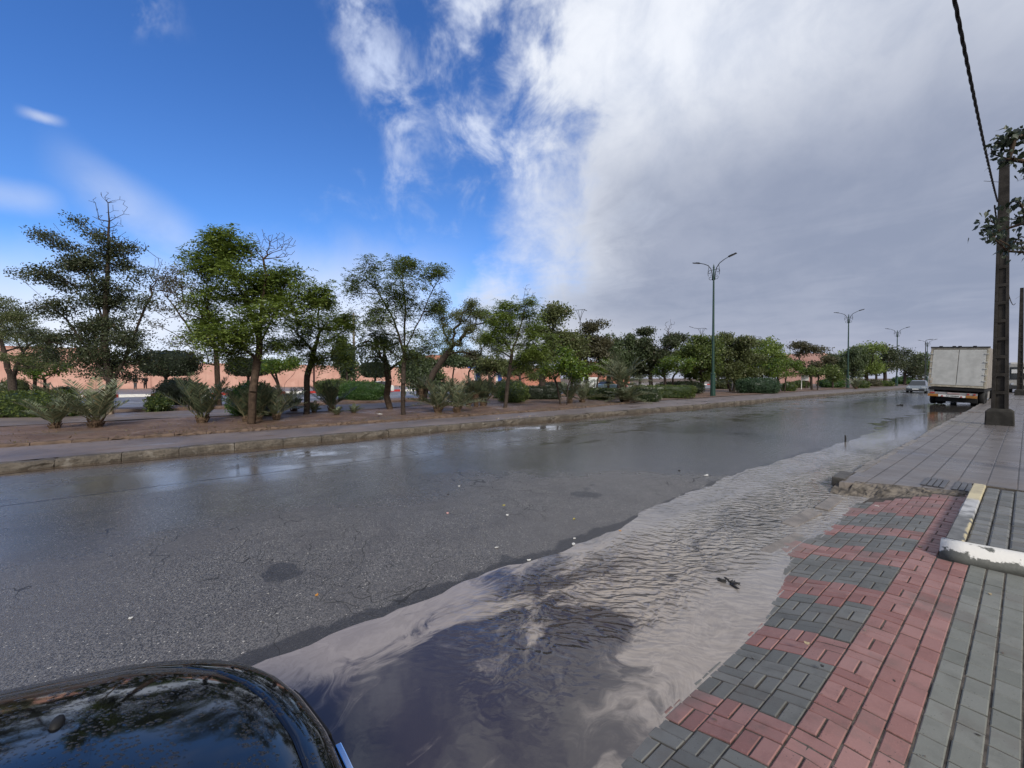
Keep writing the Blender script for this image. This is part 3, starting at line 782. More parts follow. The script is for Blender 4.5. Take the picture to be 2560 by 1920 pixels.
    for s_ in (-1, 1):
        mb = MB(); rs_ = []
        for t in np.linspace(.46, .80, 14):
            x = s_*t; p = front(x, .034); e = front(x, .010)
            z = top(x, ring[min(range(len(ring)), key=lambda k: abs(ring[k][0]-x))][1])
            h = .085*math.sin(math.pi*(t-.44)/.38)**.6
            rs_.append([(p[0], p[1], z - .055), (p[0], p[1], z - .058 - h), (e[0], e[1], z - .06 - h), (e[0], e[1], z - .05)])
        mb.loft(rs_); mb.build('headlight', LAMPGL, root, smooth=False)
    mb = MB(); rs_ = []
    for x in np.linspace(-.36, .36, 21):
        p = front(x, .034); z = top(x, p[1]); rs_.append([(x, p[1], z - .05), (x, p[1] + .006, z - .13), (x, p[1] - .02, z - .13), (x, p[1] - .02, z - .05)])
    mb.loft(rs_); gr = mb.build('grille', BLACK, root)
    mb = MB(); rs_ = []
    for x in np.linspace(-.17, .17, 13):
        p = front(x, .040); z = top(x, p[1]) - .043; rs_.append([(x, p[1] + .004, z), (x, p[1] + .010, z - .026), (x, p[1] - .012, z - .026), (x, p[1] - .012, z)])
    mb.loft(rs_); mb.build('chrome_bar', CHROME, gr, smooth=False, bevel=.003)
    for s_ in (-1, 1):
        mb = MB(); rs_ = []
        for t in np.linspace(.19, .44, 10):
            x = s_*t; p = front(x, .026); z = top(x, p[1]); rs_.append([(p[0], p[1], z - .028), (p[0], p[1] + .004, z - .05), (p[0], p[1] - .01, z - .05), (p[0], p[1] - .01, z - .028)])
        mb.loft(rs_); mb.build('vent_slot', BLACK, root)
    mb = MB(); mb.box((0, .30, .40), (.5, .012, .11)); mb.build('number_plate', PLATE, root, bevel=.004)
    for x, y in ((-.76,-.62),(.76,-.62),(-.76,-3.05),(.76,-3.05)):
        wheel('wheel', (x, y, .30), .30, .19, root)
def wheel(name, c, r, w, root, rim=True):
    mb = MB(); mb.lathe([(r*.62,-w/2),(r*.93,-w/2),(r,-w*.32),(r,w*.32),(r*.93,w/2),(r*.62,w/2),(r*.62,-w/2)], (0,0,0), 20)
    o = mb.build(name, BLACK, root, c, smooth=True); o.rotation_euler = (0, R(90), 0)
    if rim:
        mb = MB(); mb.lathe([(0,-w*.42),(r*.2,-w*.42),(r*.6,-w*.36),(r*.62,-w*.3),(r*.62,w*.3),(r*.6,w*.36),(r*.2,w*.42),(0,w*.42)], (0,0,0), 16)
        mb.build('rim', GALV, o)
    return o
parked_car()

# ------------------------------------------------------------------ simple road car used in the distance
def road_car(loc, rz, paint, label, group=None, van=False, name='car', gl=GLASS):
    root = empty(name, loc, rz, label, 'van' if van else 'car', group)
    if van:
        st = [(2.3,.80,.62),(2.2,.90,.80),(1.75,.93,1.05),(1.1,.93,1.92),(.8,.93,2.0),(-2.3,.93,2.0),(-2.4,.88,1.9)]
        mb = MB(); mb.loft([[(-w,y,.25),(-w-.02,y,.6),(-w,y,max(.5,z-.14)),(-w+.12,y,z),(w-.12,y,z),(w,y,max(.5,z-.14)),(w+.02,y,.6),(w,y,.25)] for y,w,z in st]); mb.build('body', paint, root, bevel=.03)
        mb = MB(); mb.add([(-.78,1.735,1.10),(.78,1.735,1.10),(.72,1.165,1.88),(-.72,1.165,1.88)], [(0,1,2,3)])
        for s_ in (-1,1): mb.add([(s_*.945,1.5,1.1),(s_*.945,.2,1.1),(s_*.945,.2,1.75),(s_*.945,1.05,1.75)], [(0,1,2,3)])
        mb.build('windows', gl, root); wb = (1.5,-1.4)
    else:
        st = [(2.0,.62,.52),(1.95,.76,.62),(1.75,.82,.74),(1.0,.84,.88),(.2,.85,.93),(-1.4,.85,.95),(-1.85,.83,.95),(-2.0,.78,.80)]
        mb = MB(); mb.loft([[(-w,y,.22),(-w-.015,y,.5),(-w,y,z-.07),(-w+.09,y,z),(w-.09,y,z),(w,y,z-.07),(w+.015,y,.5),(w,y,.22)] for y,w,z in st]); mb.build('body', paint, root, bevel=.03)
        cs = [(.95,.72,.885),(.25,.60,1.40),(-.3,.58,1.47),(-1.0,.58,1.44),(-1.75,.68,.94)]
        mb = MB(); mb.loft([[(-w,y,z),(w,y,z)] for y,w,z in cs], close=False, caps=False)
        for s_ in (-1,1): mb.add([(s_*w,y,z) for y,w,z in cs], [(0,1,2,3,4)])
        mb.build('windows', gl, root)
        mb = MB(); mb.loft([[(-w,y,z),(-w+.06,y,z+.03),(w-.06,y,z+.03),(w,y,z)] for y,w,z in ((.22,.61,1.395),(-.3,.595,1.475),(-1.02,.595,1.445))]); mb.build('roof', paint, root)
        wb = (1.25,-1.25)
    for s_ in (-1, 1):
        mb = MB(); mb.box((s_*.62, 1.93 if not van else 2.25, .66), (.30, .12, .15)); mb.build('headlight', LAMPGL, root, bevel=.02)
        mb = MB(); mb.box((s_*.97, .80, .98), (.18, .10, .13)); mb.build('wing_mirror', BLACK, root, bevel=.02)
    fy = 2.33 if van else 2.0
    mb = MB(); mb.box((0, fy, .36), (1.5, .14, .26)); mb.build('bumper', DARK_M if not van else paint, root, bevel=.03)
    mb = MB(); mb.box((0, fy + .08, .46), (.52, .02, .12)); mb.build('number_plate', PLATE, root)
    for y in wb:
        for s_ in (-1, 1): wheel('wheel', (s_*.76, y, .31), .31, .2, root, False)
    return root
SILVERB = simple('grey_blue_paint', (.17, .20, .23), .25, .5, .3, .5, var=.1)
WHITEP = simple('white_car_paint', (.62, .63, .62), .3, .5, coat=.4, var=.05)
BLUEC = simple('pale_blue_car_paint', (.22, .32, .38), .3, .5, coat=.4, var=.05)
oc = at(2296, 981.5, -.15)
road_car(oc, R(180) , SILVERB, 'grey hatchback driving on the wet road, left of the parked box truck', name='car')
FR = -.27
def far_at(u, x):   # point on the far carriageway with given across-distance seen in column u
    q = (u - 1280)/FPX; ax, ay = q*CT - ST, q*ST + CT
    return Vector((x, x/ax*ay, FR))
road_car(far_at(462, -51.5), R(180), CREAM, 'cream car whose roof shows behind the round bush, before the pink wall', name='car')
road_car(far_at(942, -50.5), R(180), WHITEP, 'white saloon half hidden by the bright green hedge, before the pink wall', name='car')
road_car(far_at(1520, -40.0), R(0), BLUEC, 'pale blue car seen above the low hedge by the tall young palm', name='car')
road_car(far_at(1462, -44.0), R(180), WHITEP, 'white van behind the round citrus tree and grey palms', van=True, name='van')
for u, x, lab in ((1796,-40,'white car between the trees just right of the nearest green lamp post'), (1852,-41,'silver car under the trees above the big blue-green bush'), (1876,-44,'white car showing above the big blue-green bush')):
    road_car(far_at(u, x), R(180), WHITEP if 'white' in lab else SILVERB, lab, 'cars on the far carriageway', name='car')
road_car(far_at(2010, -46), R(180), WHITEP, 'white van beside the small white notice board', van=True, name='van')

# ------------------------------------------------------------------ box truck
def truck():
    root = empty('box_truck', (-2.78, 36.9, -.15), 0, 'grey white box trailer truck parked at the kerb with two rear doors', 'truck')
    roll = Euler((0, R(3.2), R(-.5))); root.rotation_euler = roll
    W, L, Z0, Z1 = 2.42, 12.4, 1.18, 3.66
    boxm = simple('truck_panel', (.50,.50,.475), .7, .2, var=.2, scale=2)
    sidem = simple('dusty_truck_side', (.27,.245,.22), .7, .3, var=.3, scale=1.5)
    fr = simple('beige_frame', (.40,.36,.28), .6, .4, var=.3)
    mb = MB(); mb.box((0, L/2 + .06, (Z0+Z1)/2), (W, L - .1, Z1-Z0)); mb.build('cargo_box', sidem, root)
    mb = MB()
    for s_ in (-1,1): mb.box((s_*(W/2 - .055), .03, (Z0+Z1)/2), (.10, .10, Z1-Z0 + .02))
    mb.box((0, .03, Z1 - .05), (W - .2, .10, .11)); mb.box((0, .03, Z0 + .06), (W - .2, .10, .12))
    mb.build('door_frame', fr, root, bevel=.012)
    for s_ in (-1,1):
        mb = MB(); w = W/2 - .115; mb.box((s_*(w/2 + .006), .0, (Z0+Z1)/2 + .005), (w - .012, .05, Z1-Z0 - .26))
        d = mb.build('rear_door', boxm, root, bevel=.01)
        for z in (.25, .62, 1.0, 1.4, 1.9):
            mb = MB(); mb.box((s_*(W/2 - .10), -.035, Z0 + .2 + z), (.16, .03, .05)); mb.build('hinge', boxm, d)
    mb = MB(); mb.box((0, .02, Z1 + .035), (W + .03, .16, .07)); mb.build('roof_rail', DARK_M, root)
    for x in (-.78,-.22,.02,.62):
        mb = MB(); mb.box((x, -.03, Z1 + .085), (.15, .10, .06)); mb.build('marker_lamp', BLACK, root, bevel=.01)
    mb = MB(); mb.box((-1.07, -.028, Z0 + .38), (.11, .012, .34)); mb.build('sticker', simple('faded_sticker', (.30,.22,.16), .6, .3, c2=(.5,.48,.42), scale=14), root)
    mb = MB(); mb.box((0, L/2, Z0 - .13), (W - .1, L, .16)); 
    for s_ in (-1,1): mb.box((s_*.45, L/2, Z0 - .30), (.14, L - .3, .26))
    mb.build('chassis', BLACK, root)
    mb = MB(); mb.box((0, 4.6, .58), (1.7, 8.2, .7)); mb.build('dark_underfill', BLACK, root)  # solid black block added so that no light shows through under the trailer
    mb = MB(); mb.box((-.12, -.05, .77), (2.08, .08, .14)); bar = mb.build('bumper', simple('grey_bumper', (.30,.29,.29), .6, .3, var=.4), root, bevel=.01)
    org = simple('orange_reflector', (.38,.16,.03), .4, .5, var=.25); redl = simple('red_lamp', (.36,.05,.04), .3, .5)
    for x in (-.93, .69):
        mb = MB(); mb.box((x, -.075, .62), (.46, .05, .16)); mb.build('reflector_board', org, bar, bevel=.01)
    mb = MB(); mb.box((-.12, -.07, .62), (1.14, .05, .14)); lb = mb.build('name_board', PLATE, bar)
    mb = MB()
    for k, x in enumerate(np.linspace(-.16, .17, 9)): mb.box((x, -.10, .62), (.026 + .006*(k % 3), .012, .05))
    mb.lathe([(.045,0),(.075,0),(.075,.012),(.045,.012)], (0,0,0), 14) if False else None
    mb.build('lettering', BLACK, bar)
    mb = MB(); mb.tube([(-.28 + .06*math.cos(t), -.10, .62 + .042*math.sin(t)) for t in np.linspace(0, 6.28, 13)], .008, 5); mb.build('emblem', BLACK, bar)
    for x in (-.52, .28):
        mb = MB(); mb.prism([(x-.055,.56),(x+.055,.56),(x,.67)], 1, -.115, -.097); mb.build('warning_triangle', redl, bar)
    for x in (-1.0,-.9,.55,.8):
        mb = MB(); mb.box((x, -.10, .78), (.10, .03, .09)); mb.build('tail_lamp', redl, bar, bevel=.01)
    mb = MB(); mb.box((-.05, -.10, .78), (.52, .02, .10)); mb.build('number_plate', simple('faded_plate', (.38,.28,.27), .6, .3), bar)
    mb = MB(); mb.box((-1.07, .35, .93), (.26, .03, .22)); mb.build('mud_flap', WHITE, root)
    for y in (1.35, 2.65):
        for s_ in (-1, 1):
            for dx in (0, .30): wheel('wheel', (s_*(1.03 - dx), y, .50), .50, .26, root, False)
    for s_ in (-1,1): wheel('wheel', (s_*1.0, 11.6, .48), .48, .3, root, False)
    mb = MB(); mb.box((0, 6.2, .62), (2.1, 2.4, .5)); mb.build('side_locker', simple('grey_locker', (.22,.21,.20), .6, .3), root, bevel=.02)
    mb = MB(); mb.loft([[(-1.2,y,.5),(1.2,y,.5),(1.2,y,z),(-1.2,y,z)] for y, z in ((12.7,2.9),(14.4,2.9),(14.75,1.6))]); cab = mb.build('cab', WHITEP, root, bevel=.04)
    mb = MB(); mb.add([(-1.05,14.45,2.7),(1.05,14.45,2.7),(1.05,14.74,1.75),(-1.05,14.74,1.75)], [(0,1,2,3)]); mb.build('windscreen', GLASS, cab)
truck()
def far_bus():
    root = empty('minibus', (-.25, 69.5, 0), R(180), 'white minibus front with dark windscreen between the two concrete poles', 'bus')
    wm = simple('dull_white_bus', (.36,.35,.33), .5, .4, var=.25)
    mb = MB(); st = [(0,1.02,3.2,.45),(-.25,1.1,3.35,.4),(-6.5,1.1,3.35,.4)]
    mb.loft([[(-w,y,b),(-w,y,z-.2),(-w+.15,y,z),(w-.15,y,z),(w,y,z-.2),(w,y,b)] for y,w,z,b in st]); mb.build('body', wm, root, bevel=.05)
    mb = MB(); mb.box((0, .02, 2.15), (1.86, .06, 1.35)); ws = mb.build('windscreen', GLASS, root, bevel=.05)
    mb = MB(); mb.box((.30, .07, 2.35), (1.05, .02, .42)); mb.build('sun_blind', WHITE, ws)
    mb = MB(); mb.box((0, .06, .62), (2.05, .2, .4)); mb.build('bumper', DARK_M, root, bevel=.04)
    for s_ in (-1,1):
        mb = MB(); mb.lathe([(0,0),(.11,0),(.12,-.05)], (0,0,0), 14); o = mb.build('headlight', LAMPGL, root, (s_*.75, .06, .98)); o.rotation_euler = (R(-90), 0, 0)
        mb = MB(); mb.tube([(s_*1.0,-.05,2.9),(s_*1.25,.1,2.8),(s_*1.28,.1,2.3)], .03, 6); mb.box((s_*1.28,.1,2.3), (.14,.1,.42)); mb.build('wing_mirror', BLACK, root)
        for y in (-1.1,-5.0): wheel('wheel', (s_*.95, y, .45), .45, .28, root, False)
far_bus()

# ------------------------------------------------------------------ concrete poles, overhead cable
def pole(loc, H, label, ft):
    root = empty('utility_pole', loc, 0, label, 'utility pole', 'concrete utility poles')
    mb = MB(); wb, wt, db, dt = .39, .22, .26, .16      # H-section with recessed panels on both broad faces
    def sec(z): t = z/H; return wb + (wt-wb)*t, db + (dt-db)*t
    def slab(z0, z1, inset):
        a0, b0 = sec(z0); a1, b1 = sec(z1)
        if not inset:
            r0 = [(-a0/2,-b0/2,z0),(a0/2,-b0/2,z0),(a0/2,b0/2,z0),(-a0/2,b0/2,z0)]; r1 = [(-a1/2,-b1/2,z1),(a1/2,-b1/2,z1),(a1/2,b1/2,z1),(-a1/2,b1/2,z1)]
            mb.loft([r0, r1])
        else:
            k = .255
            for s_ in (-1, 1):
                x00, x01 = sorted((s_*a0/2, s_*(a0/2 - a0*k))); x10, x11 = sorted((s_*a1/2, s_*(a1/2 - a1*k)))
                mb.loft([[(x00,-b0/2,z0),(x01,-b0/2,z0),(x01,b0/2,z0),(x00,b0/2,z0)], [(x10,-b1/2,z1),(x11,-b1/2,z1),(x11,b1/2,z1),(x10,b1/2,z1)]])
            c0, c1 = a0*(.5-k), a1*(.5-k); d = .075
            mb.loft([[(-c0,-d,z0),(c0,-d,z0),(c0,d,z0),(-c0,d,z0)], [(-c1,-d,z1),(c1,-d,z1),(c1,d,z1),(-c1,d,z1)]])
    z = .55; slab(0, z, False)
    while z < H - 2.9: slab(z, z + .50, True); slab(z + .50, z + .61, False); z += .61
    slab(z, H, False)
    mb.build('shaft', POLE_C, root, bevel=.008)
    mb = MB(); mb.loft([[(-a,-b,z),(a,-b,z),(a,b,z),(-a,b,z)] for a,b,z in ((.32,.34,-.12),(.315,.33,.15),(.305,.31,.47),(.23,.21,.56))]); mb.build('footing', POLE_B, root, bevel=.03)
    mb = MB(); mb.tube([(-.10,-.02,H-.75),(-.34,-2.0,H-1.22)], .008, 5); mb.build('cable_bracket', DARK_M, root)
    return root
PX, PY = -.56, 21.3
pole((PX, PY, 0), 9.05, 'near concrete utility pole with a row of recessed panels on a block footing', 1)
p2 = pole((-.42, 59.5, 0), 10.0, 'far concrete utility pole at the right edge beyond the minibus', 1)
pole((-.45, -17.0, 0), 9.05, 'concrete utility pole behind the viewpoint carrying the overhead cable', 1)
def cable():
    def run(a, b, low, n, r):
        pts = []
        for i in range(n+1):
            t = i/n; p = Vector(a).lerp(Vector(b), t); p.z -= 4*low*t*(1-t); pts.append(p)
        return pts
    mb = MB()
    for a, b, low in (((PX-.13, PY-.1, 7.62), (-.60, -17.0, 8.05), 1.12), ((PX-.2, PY+.2, 7.6), (-.78, 59.4, 8.6), 1.25)):
        base = run(a, b, low, 620, 0)
        for s_ in range(3):
            mb.tube([p + Vector((math.cos(k*.36 + s_*2.094), 0, math.sin(k*.36 + s_*2.094)))*.0125 for k, p in enumerate(base)], .0125, 5)
    o = mb.build('overhead_cable', CABLE, fix=False, smooth=True)
    tag(o, 'twisted black overhead cable running from the top edge to the concrete poles', 'cable')
cable()

# ------------------------------------------------------------------ street lamps
def lamp_scroll():
    root = empty('street_lamp', (0,0,0)); 
    H = 11.3
    mb = MB(); mb.tube([(0,0,0),(0,0,.06)], .24, 12); mb.lathe([(.215,.02),(.20,1.0),(.19,1.92),(.225,1.94),(.225,1.99),(.12,2.03)], n=12); mb.build('base_sleeve', GREEN_M, root, smooth=False)
    mb = MB(); mb.lathe([(.115,1.95),(.10,5.0),(.065,H-.3),(.065,H-.05),(.09,H-.02),(.03,H+.06),(.05,H+.12),(.0,H+.28)], n=12); mb.build('post', GREEN_M, root, smooth=False)
    for s_ in (-1, 1):
        mb = MB(); pts = [(s_*x, 0, z) for x, z in ((.10,H-1.15),(.13,H-.6),(.24,H-.12),(.48,H+.22),(.85,H+.44),(1.2,H+.58))]
        mb.tube(pts, [.038,.038,.036,.034,.032,.03], 8); arm = mb.build('arm', GREEN_P, root, smooth=True)
        mb = MB(); rot = Euler((0, R(-15)*s_, 0)).to_matrix()
        mb.box((s_*1.52, 0, H + .665), (.66, .24, .07), rot); mb.box((s_*1.40, 0, H + .675), (.34, .17, .06), rot)
        hd = mb.build('lamp_head', DARK_M, arm, bevel=.015)
        mb = MB(); mb.box((s_*1.56, 0, H + .635), (.44, .18, .012), rot); mb.build('lens', LAMPGL, hd)
        mb = MB()
        def spiral(cx_, cz_, r0, r1, a0, a1): return [(s_*(cx_ + (r0+(r1-r0)*t)*math.cos(a0+(a1-a0)*t)), 0, cz_ + (r0+(r1-r0)*t)*math.sin(a0+(a1-a0)*t)) for t in np.linspace(0,1,18)]
        mb.tube(spiral(.26, H-.92, .20, .05, -2.6, 2.6), .020, 5); mb.tube(spiral(.33, H-.42, .20, .05, 2.4, -3.0), .020, 5)
        mb.tube([(s_*.46,0,H-.75),(s_*.50,0,H-.45),(s_*.44,0,H-.05),(s_*.40,0,H+.15)], .020, 5); mb.tube([(s_*.09,0,H-.7),(s_*.3,0,H-.68)], .012, 5)
        mb.build('scroll', GREEN_P, root)
    for z_, w_ in ((H-.25,.17),(H-1.1,.14)):
        mb = MB(); mb.tube([(-w_,0,z_),(w_,0,z_)], .025, 6); mb.build('collar', GREEN_P, root)
    return root
LP = [((-16.55, 34.4), 'nearest green street lamp with two arms and scrollwork, beside the clipped hedge'),
      ((-16.8, 78.0), 'second green two-armed street lamp, right of the drooping pepper trees'),
      ((-16.3, 112.0), 'third two-armed street lamp, standing left of the grey hatchback'),
      ((-16.4, 153.0), 'farthest two-armed street lamp, faint behind the single-armed lamp post')]
l0 = lamp_scroll()
for i, ((x, y), lab) in enumerate(LP):
    o = l0 if i == 0 else copy_tree(l0)
    o.location = (x, y, .03); o.rotation_euler = (0, 0, R((2,-2,1,0)[i])); tag(o, lab, 'street lamp', 'two-armed street lamps along the planted strip')
def lamp_single():
    root = empty('street_lamp', (-12.95, 118.5, 0), 0, 'plain dark single-armed lamp post between the grey hatchback and the truck', 'street lamp')
    mb = MB(); mb.tube([(0,0,0),(0,0,5),(0,0,9.3)], [.11,.09,.06], 8); mb.build('post', GREEN_P, root)
    mb = MB(); mb.tube([(0,0,9.2),(.05,0,9.6),(.5,.1,9.72)], .05, 6); mb.box((.75,.12,9.72), (.6,.22,.1)); mb.build('lamp_head', DARK_M, root)
lamp_single()
def lamp_vee():
    root = empty('street_lamp', (0,0,0)); H = 14.2
    mb = MB(); mb.tube([(0,0,0),(0,0,7),(0,0,H-.6)], [.17,.13,.09], 8); mb.build('post', DARK_M, root)
    mb = MB()
    for x, k in ((-.95,.0),(-.45,0),(.45,0),(.95,0)):
        mb.tube([(0,0,H-.9),(x*.15,0,H-.2),(x*.55,0,H+.8),(x,0,H+1.55)], .045, 5)
    mb.tube([(-1.0,0,H+1.55),(1.0,0,H+1.55)], .05, 5); mb.build('fork', DARK_M, root)
    mb = MB(); mb.tube([(-.95,0,H+1.55),(-1.9,0,H+1.75),(-2.6,0,H+2.05)], .06, 5); mb.box((-2.75,0,H+2.1), (.9,.3,.1), Euler((0,R(22),0)).to_matrix()); mb.build('lamp_head', DARK_M, root)
    mb = MB(); mb.box((1.15,0,H+1.35), (.5,.28,.12), Euler((0,R(25),0)).to_matrix()); mb.build('lamp_head', DARK_M, root)
    return root
lv = lamp_vee()
LABV = ['grey forked street lamp rising above the trees left of the nearest green lamp', 'grey forked street lamp just left of the nearest green lamp post', 'grey forked street lamp over the round dense tree right of the nearest green lamp', 'grey forked street lamp in front of the orange apartment block', 'farthest grey forked street lamp, left of the drooping pepper trees']
for i, u in enumerate((1450, 1753, 1892, 2003, 2067)):
    o = lv if i == 0 else copy_tree(lv); p = far_at(u, -55.2); o.location = (p.x, p.y, -.1); o.rotation_euler = (0, 0, R(25))
    tag(o, LABV[i], 'street lamp', 'grey forked street lamps beyond the second carriageway')

# ------------------------------------------------------------------ vegetation
def unit(a): return a/np.maximum(np.linalg.norm(a, axis=-1, keepdims=True), 1e-9)
def leaves(P, D, L, W, rn, side=None):
    """diamond leaves: P bases, D axes (N,3); L, W (N,)"""
    D = unit(D); Rv = unit(rn.normal(size=D.shape)) if side is None else side
    S = unit(np.cross(D, Rv)); L = np.reshape(L, (-1,1)); W = np.reshape(W, (-1,1))
    return np.stack([P, P + D*L*.5 + S*W*.5, P + D*L, P + D*L*.5 - S*W*.5], axis=1)
def spray_pinnate(T, rn, nf, fl, ll, lw, droop=.45, pairs=5):
    n = len(T)*nf; B = np.repeat(T, nf, 0) + rn.normal(size=(n,3))*fl*.25
    A = rn.normal(size=(n,3)); A[:,2] = A[:,2]*.45 + .12; A = unit(A); Q = []
    for s in np.linspace(.12, 1, pairs):
        P = B + A*fl*s; P[:,2] -= droop*fl*s*s
        sd = unit(np.cross(A, np.array([0,0,1.0]) + rn.normal(size=(n,3))*.25))
        for sg in (-1, 1):
            D = A*.45 + sd*sg + np.array([0,0,-.25]) + rn.normal(size=(n,3))*.15
            Q.append(leaves(P, D, ll*(1.05 - .4*abs(s-.5))*rn.uniform(.7,1.2,n), lw*rn.uniform(.8,1.2,n), rn, side=np.tile([0.0,0,1], (n,1)) + rn.normal(size=(n,3))*.35))
    return np.concatenate(Q)
def spray_small(T, rn, k, sig, ll, lw, flat=.55):
    n = len(T)*k; P = np.repeat(T, k, 0) + np.clip(rn.normal(size=(n,3)), -1.9, 1.9)*np.array([sig, sig, sig*flat])
    D = rn.normal(size=(n,3)); D[:,2] += .15
    return leaves(P, D, ll*rn.uniform(.6,1.3,n), lw*rn.uniform(.7,1.3,n), rn)
def spray_hang(T, rn, k, length, ll, lw, step=.12):
    n = len(T)*k; B = np.repeat(T, k, 0) + rn.normal(size=(n,3))*np.array([.25,.25,.12]); Q = []
    Ls = length*rn.uniform(.35, 1.1, n); dr = rn.normal(size=(n,3))*.14; m = int(length*1.1/step)
    for j in range(m):
        ok = Ls > j*step; P = B[ok] + dr[ok]*j*step; P[:,2] -= j*step - .06*math.sqrt(j); c = len(P)
        if not c: break
        D = rn.normal(size=(c,3))*.6; D[:,2] -= .8
        Q.append(leaves(P, D, ll*rn.uniform(.7,1.3,c), lw*rn.uniform(.7,1.2,c), rn))
    return np.concatenate(Q)
def skeleton(trunks, lobes, rn, dens, seg):
    nodes, par = [], []
    for path in trunks:
        prev = None
        if nodes:
            d = [ (Vector(path[0]) - q).length for q in nodes]; j = int(np.argmin(d)); prev = j if d[j] < .5 else None
        for i, p in enumerate(path):
            p = Vector(p)
            if prev is not None and (p - nodes[prev]).length > 1e-4:
                q0 = nodes[prev].copy(); m = max(1, int((p - q0).length/seg))
                for k in range(1, m+1):
                    w = Vector(rn.normal(size=3))*.035*seg if k < m else Vector((0,0,0))
                    nodes.append(q0.lerp(p, k/m) + w); par.append(prev); prev = len(nodes) - 1
            elif prev is None: nodes.append(p); par.append(-1); prev = len(nodes) - 1
    zmin = min(p.z for p in nodes); zmax = max(p.z for p in nodes); lo = zmin + (zmax - zmin)*.28
    first = [i for i, p in enumerate(nodes) if p.z > lo]
    att = []
    for li, (c, r3, k, bare) in enumerate(lobes):
        n = max(4, int(k*dens*(2.2 if bare else 1))); m_ = max(2, int(n/7)); u = unit(rn.normal(size=(m_,3)))*(rn.uniform(.1,1,(m_,1))**.45)
        if not bare: u = u[rn.randint(0, m_, n)] + np.clip(rn.normal(size=(n,3)), -1.8, 1.8)*np.array([.22,.22,.11])
        else: u = unit(rn.normal(size=(n,3)))*(rn.uniform(0,1,(n,1))**.42)
        for q in u: att.append((Vector((c[0] + q[0]*r3[0], c[1] + q[1]*r3[1], c[2] + q[2]*r3[2])), bare))
    top = nodes[first[0]] if first else nodes[-1]
    att.sort(key=lambda a: (a[0] - top).length); tips = []
    arr = np.zeros((len(nodes) + len(att)*14 + 50, 3)); cost = np.full(len(arr), 1e9)
    plen = np.zeros(len(arr))
    for i, p in enumerate(nodes): arr[i] = p
    for i in range(len(nodes)):
        plen[i] = 0 if par[i] < 0 else plen[par[i]] + (nodes[i] - nodes[par[i]]).length
    ok = np.zeros(len(arr), bool); ok[first] = True
    cnt = len(nodes)
    for a, bare in att:
        v = np.array(a); d = np.linalg.norm(arr[:cnt] - v, axis=1) + .32*plen[:cnt] + .5*np.maximum(0, arr[:cnt,2] - v[2]); d[~ok[:cnt]] = 1e9
        j = int(np.argmin(d)); q0 = Vector(arr[j]); L = (a - q0).length; m = max(1, min(12, int(L/seg))); prev = j
        bend = Vector(rn.normal(size=3))*.10*L; bend.z = abs(bend.z)*-.4 + .06*L
        for k in range(1, m+1):
            t = k/m; p = q0.lerp(a, t) + bend*math.sin(math.pi*t)*(.6 if m > 1 else 0) + (Vector(rn.normal(size=3))*.05*seg if k < m else Vector((0,0,0)))
            nodes.append(p); par.append(prev); arr[cnt] = p; plen[cnt] = plen[prev] + (p - nodes[prev]).length; ok[cnt] = True; prev = cnt; cnt += 1
        tips.append((prev, bare))
    w = [0.0]*cnt
    has = set(par)
    for i in range(cnt-1, -1, -1):
        if i not in has: w[i] += 1.0
        if par[i] >= 0: w[par[i]] += w[i]
    return nodes, par, w, tips
def wood(name, nodes, par, w, r0, m, parent, rtip=.006, nside=6, flare=0.0, cap=1e9):
    W = max(w); e = .62; mb = MB()
    rad = [max(rtip, min(cap, r0*(x/W)**e)) for x in w]
    for i, p in enumerate(par):
        if p < 0: rad[i] *= 1 + flare; continue
        a, b = nodes[p], nodes[i]
        if (b - a).length < 1e-4: continue
        ra = min(rad[p], rad[i]*1.5 + .004) if w[i] < w[p]*.8 else rad[p]
        n = nside if rad[i] > .03 else 4
        mb.tube([a, b], [ra, rad[i]], n, caps=False)
    return mb.build(name, m, parent, fix=False, smooth=True)
def lobes_px(ls, zc, rn, spread=.8, k=1.0):
    out = []; s = zc/FPX
    for l in ls:
        u, v, ru, rv = l[:4]; bare = len(l) > 4 and l[4]; rd = max(ru, rv)*s*.95
        c = at_depth(u, v, zc + rn.uniform(-1, 1)*rd*spread)
        out.append((tuple(c), (ru*s, rd, rv*s), ru*rv/34.0, bare))
    return out
